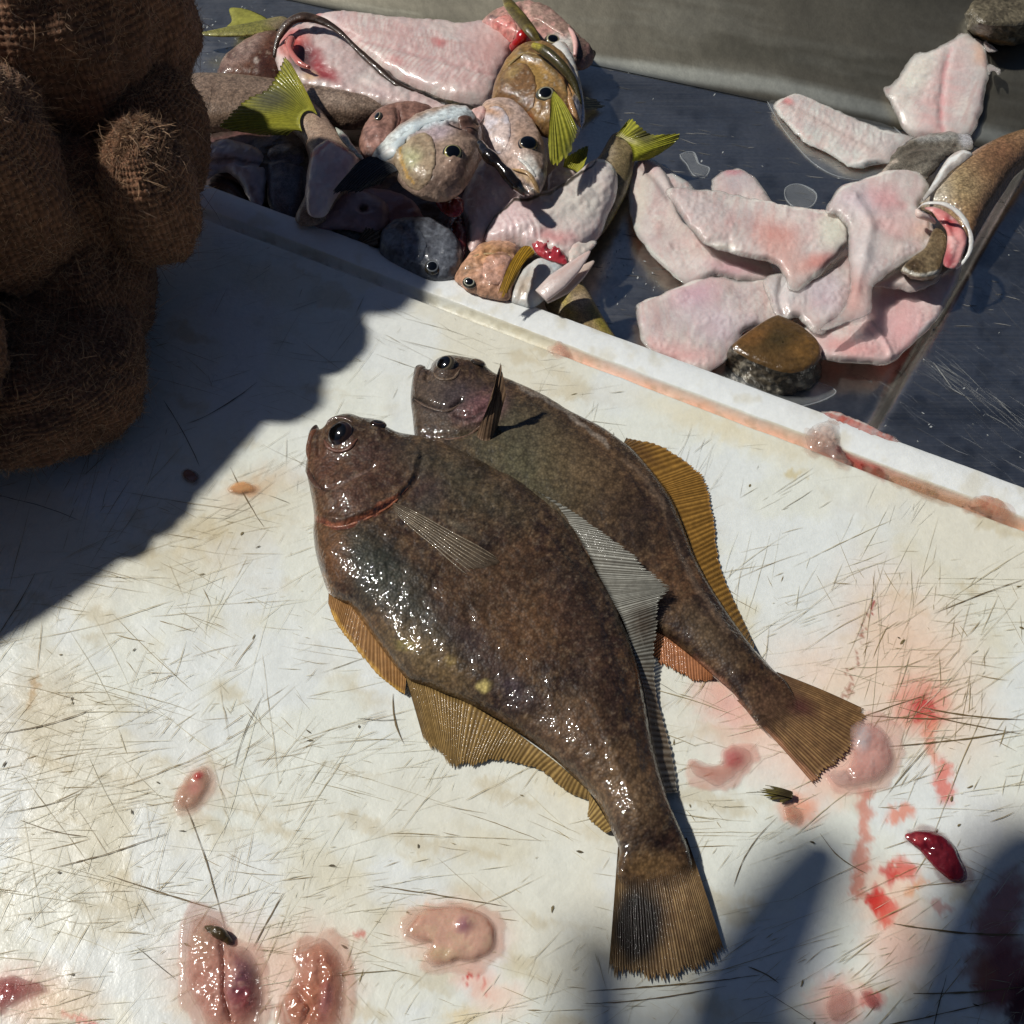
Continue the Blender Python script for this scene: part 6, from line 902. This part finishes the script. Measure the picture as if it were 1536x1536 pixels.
gut('blood-red strip of gut in the groove left of the brown string', cG([(255, 320), (300, 330), (360, 380), (440, 420), (530, 450), (540, 500), (500, 520), (420, 470), (330, 430), (270, 380)]), .0028, (186, 80, 70), [('n', 9, (150, 120, 90), .5, .5, .7, 4), ('b', 1305, 700, 10, 8, 20, (176, 40, 36), .8, .8)], [], 34, z=-.0006, k=.35, group=GG)
gut('small blood spot of jelly where the pink groove film begins', c3([(1070, 745), (1090, 725), (1140, 708), (1170, 730), (1160, 765), (1110, 772)]), .0024, (222, 170, 150), [], [], 35, z=.0002, k=.3, group=GG)
# ================================================================== THE PHOTOGRAPHER (outside the frame, throws the shadows at lower right)
def build_person():
    root = bpy.data.objects.new('person', None); COL.objects.link(root); root.location = (-.1, -.75, -.02)
    tag(root, 'person outside the frame whose hand throws the shadow at lower right', 'person')
    def up(x, y, z): return P(x, y, 0)+S*(z/S[2])
    V = []; E_ = []; Rr = []
    def chain(pts, radii, start=None):
        prev = start
        for p_, r_ in zip(pts, radii):
            V.append(tuple(p_)); Rr.append(r_); i = len(V)-1
            if prev is not None: E_.append((prev, i))
            prev = i
        return prev
    Z = .42
    def skin(name, m, sub=2):
        me = bpy.data.meshes.new(name); me.from_pydata(V, E_, []); o = bpy.data.objects.new(name, me); COL.objects.link(o)
        md = o.modifiers.new('s', 'SKIN'); md.use_smooth_shade = True
        for i, r_ in enumerate(Rr): me.skin_vertices[0].data[i].radius = (r_, r_)
        me.skin_vertices[0].data[0].use_root = True; o.modifiers.new('u', 'SUBSURF').render_levels = sub; me.materials.append(m); o.modifiers['u'].levels = sub
        bpy.context.view_layer.update(); ev = o.evaluated_get(bpy.context.evaluated_depsgraph_get()); m2 = bpy.data.meshes.new_from_object(ev); o.modifiers.clear(); o.data = m2
        for q in m2.polygons: q.use_smooth = True
        o.parent = root; m2.transform(__import__('mathutils').Matrix.Translation(-root.location)); return o
    wr = up(1330, 1980, Z); palm = up(1300, 1780, Z)
    w0 = chain([wr, palm], [.026, .034])
    chain([up(1230, 1560, Z), up(1130, 1440, Z), up(1190, 1330, Z), up(1258, 1240, Z)] if 0 else [up(1085, 1560, Z), up(1140, 1440, Z), up(1200, 1330, Z), up(1252, 1250, Z)], [.020, .0175, .0140, .0095], w0)
    chain([up(915, 1620, Z+.1), up(905, 1450, Z+.1), up(898, 1370, Z+.1)], [.014, .011, .008], w0)
    chain([up(1450, 1600, Z), up(1480, 1470, Z), up(1530, 1350, Z), up(1590, 1230, Z)], [.024, .022, .022, .016], w0)
    chain([up(1560, 1660, Z), up(1600, 1520, Z), up(1660, 1400, Z), up(1720, 1290, Z)], [.024, .022, .02, .014], w0)
    skin('hand', mat('skin_tone', .5, 0, 0, [('n', 200, .2)], base=tuple(L3((170, 118, 90)))))
    V.clear(); E_.clear(); Rr.clear()
    c = chain([(-.05, -.72, -.30), (-.05, -.72, .0), (-.05, -.74, .25), (-.05, -.72, .45), (-.05, -.68, .60)], [.16, .17, .18, .19, .07])
    sh = 3
    chain([(-.27, -.70, .47), (-.36, -.62, .30), tuple(wr*.5+np.array((-.34, -.45, .3))*.5), tuple(wr)], [.075, .06, .048, .036], sh)
    chain([(.17, -.70, .47), (.26, -.66, .25), (.16, -.54, .42)], [.075, .055, .036], sh)
    skin('jacket', mat('dark_jacket', .9, 0, 0, [('n', 300, .5)], base=(.03, .035, .05)))
    V.clear(); E_.clear(); Rr.clear()
    chain([(-.05, -.69, .60), (-.05, -.66, .68), (-.05, -.63, .77), (-.05, -.63, .84)], [.055, .075, .088, .06]); skin('head', mat('face_skin', .5, 0, 0, base=tuple(L3((170, 118, 90)))))
    for n_, pts, rr, cl in [('nose', [(-.05, -.56, .72), (-.05, -.545, .70)], [.012, .012], (170, 118, 90)), ('cap', [(-.05, -.64, .80), (-.05, -.64, .87)], [.09, .06], (30, 34, 44))]:
        V.clear(); E_.clear(); Rr.clear(); chain(pts, rr); skin(n_, mat(n_+'_surface', .7, 0, 0, base=tuple(L3(cl))))
build_person()
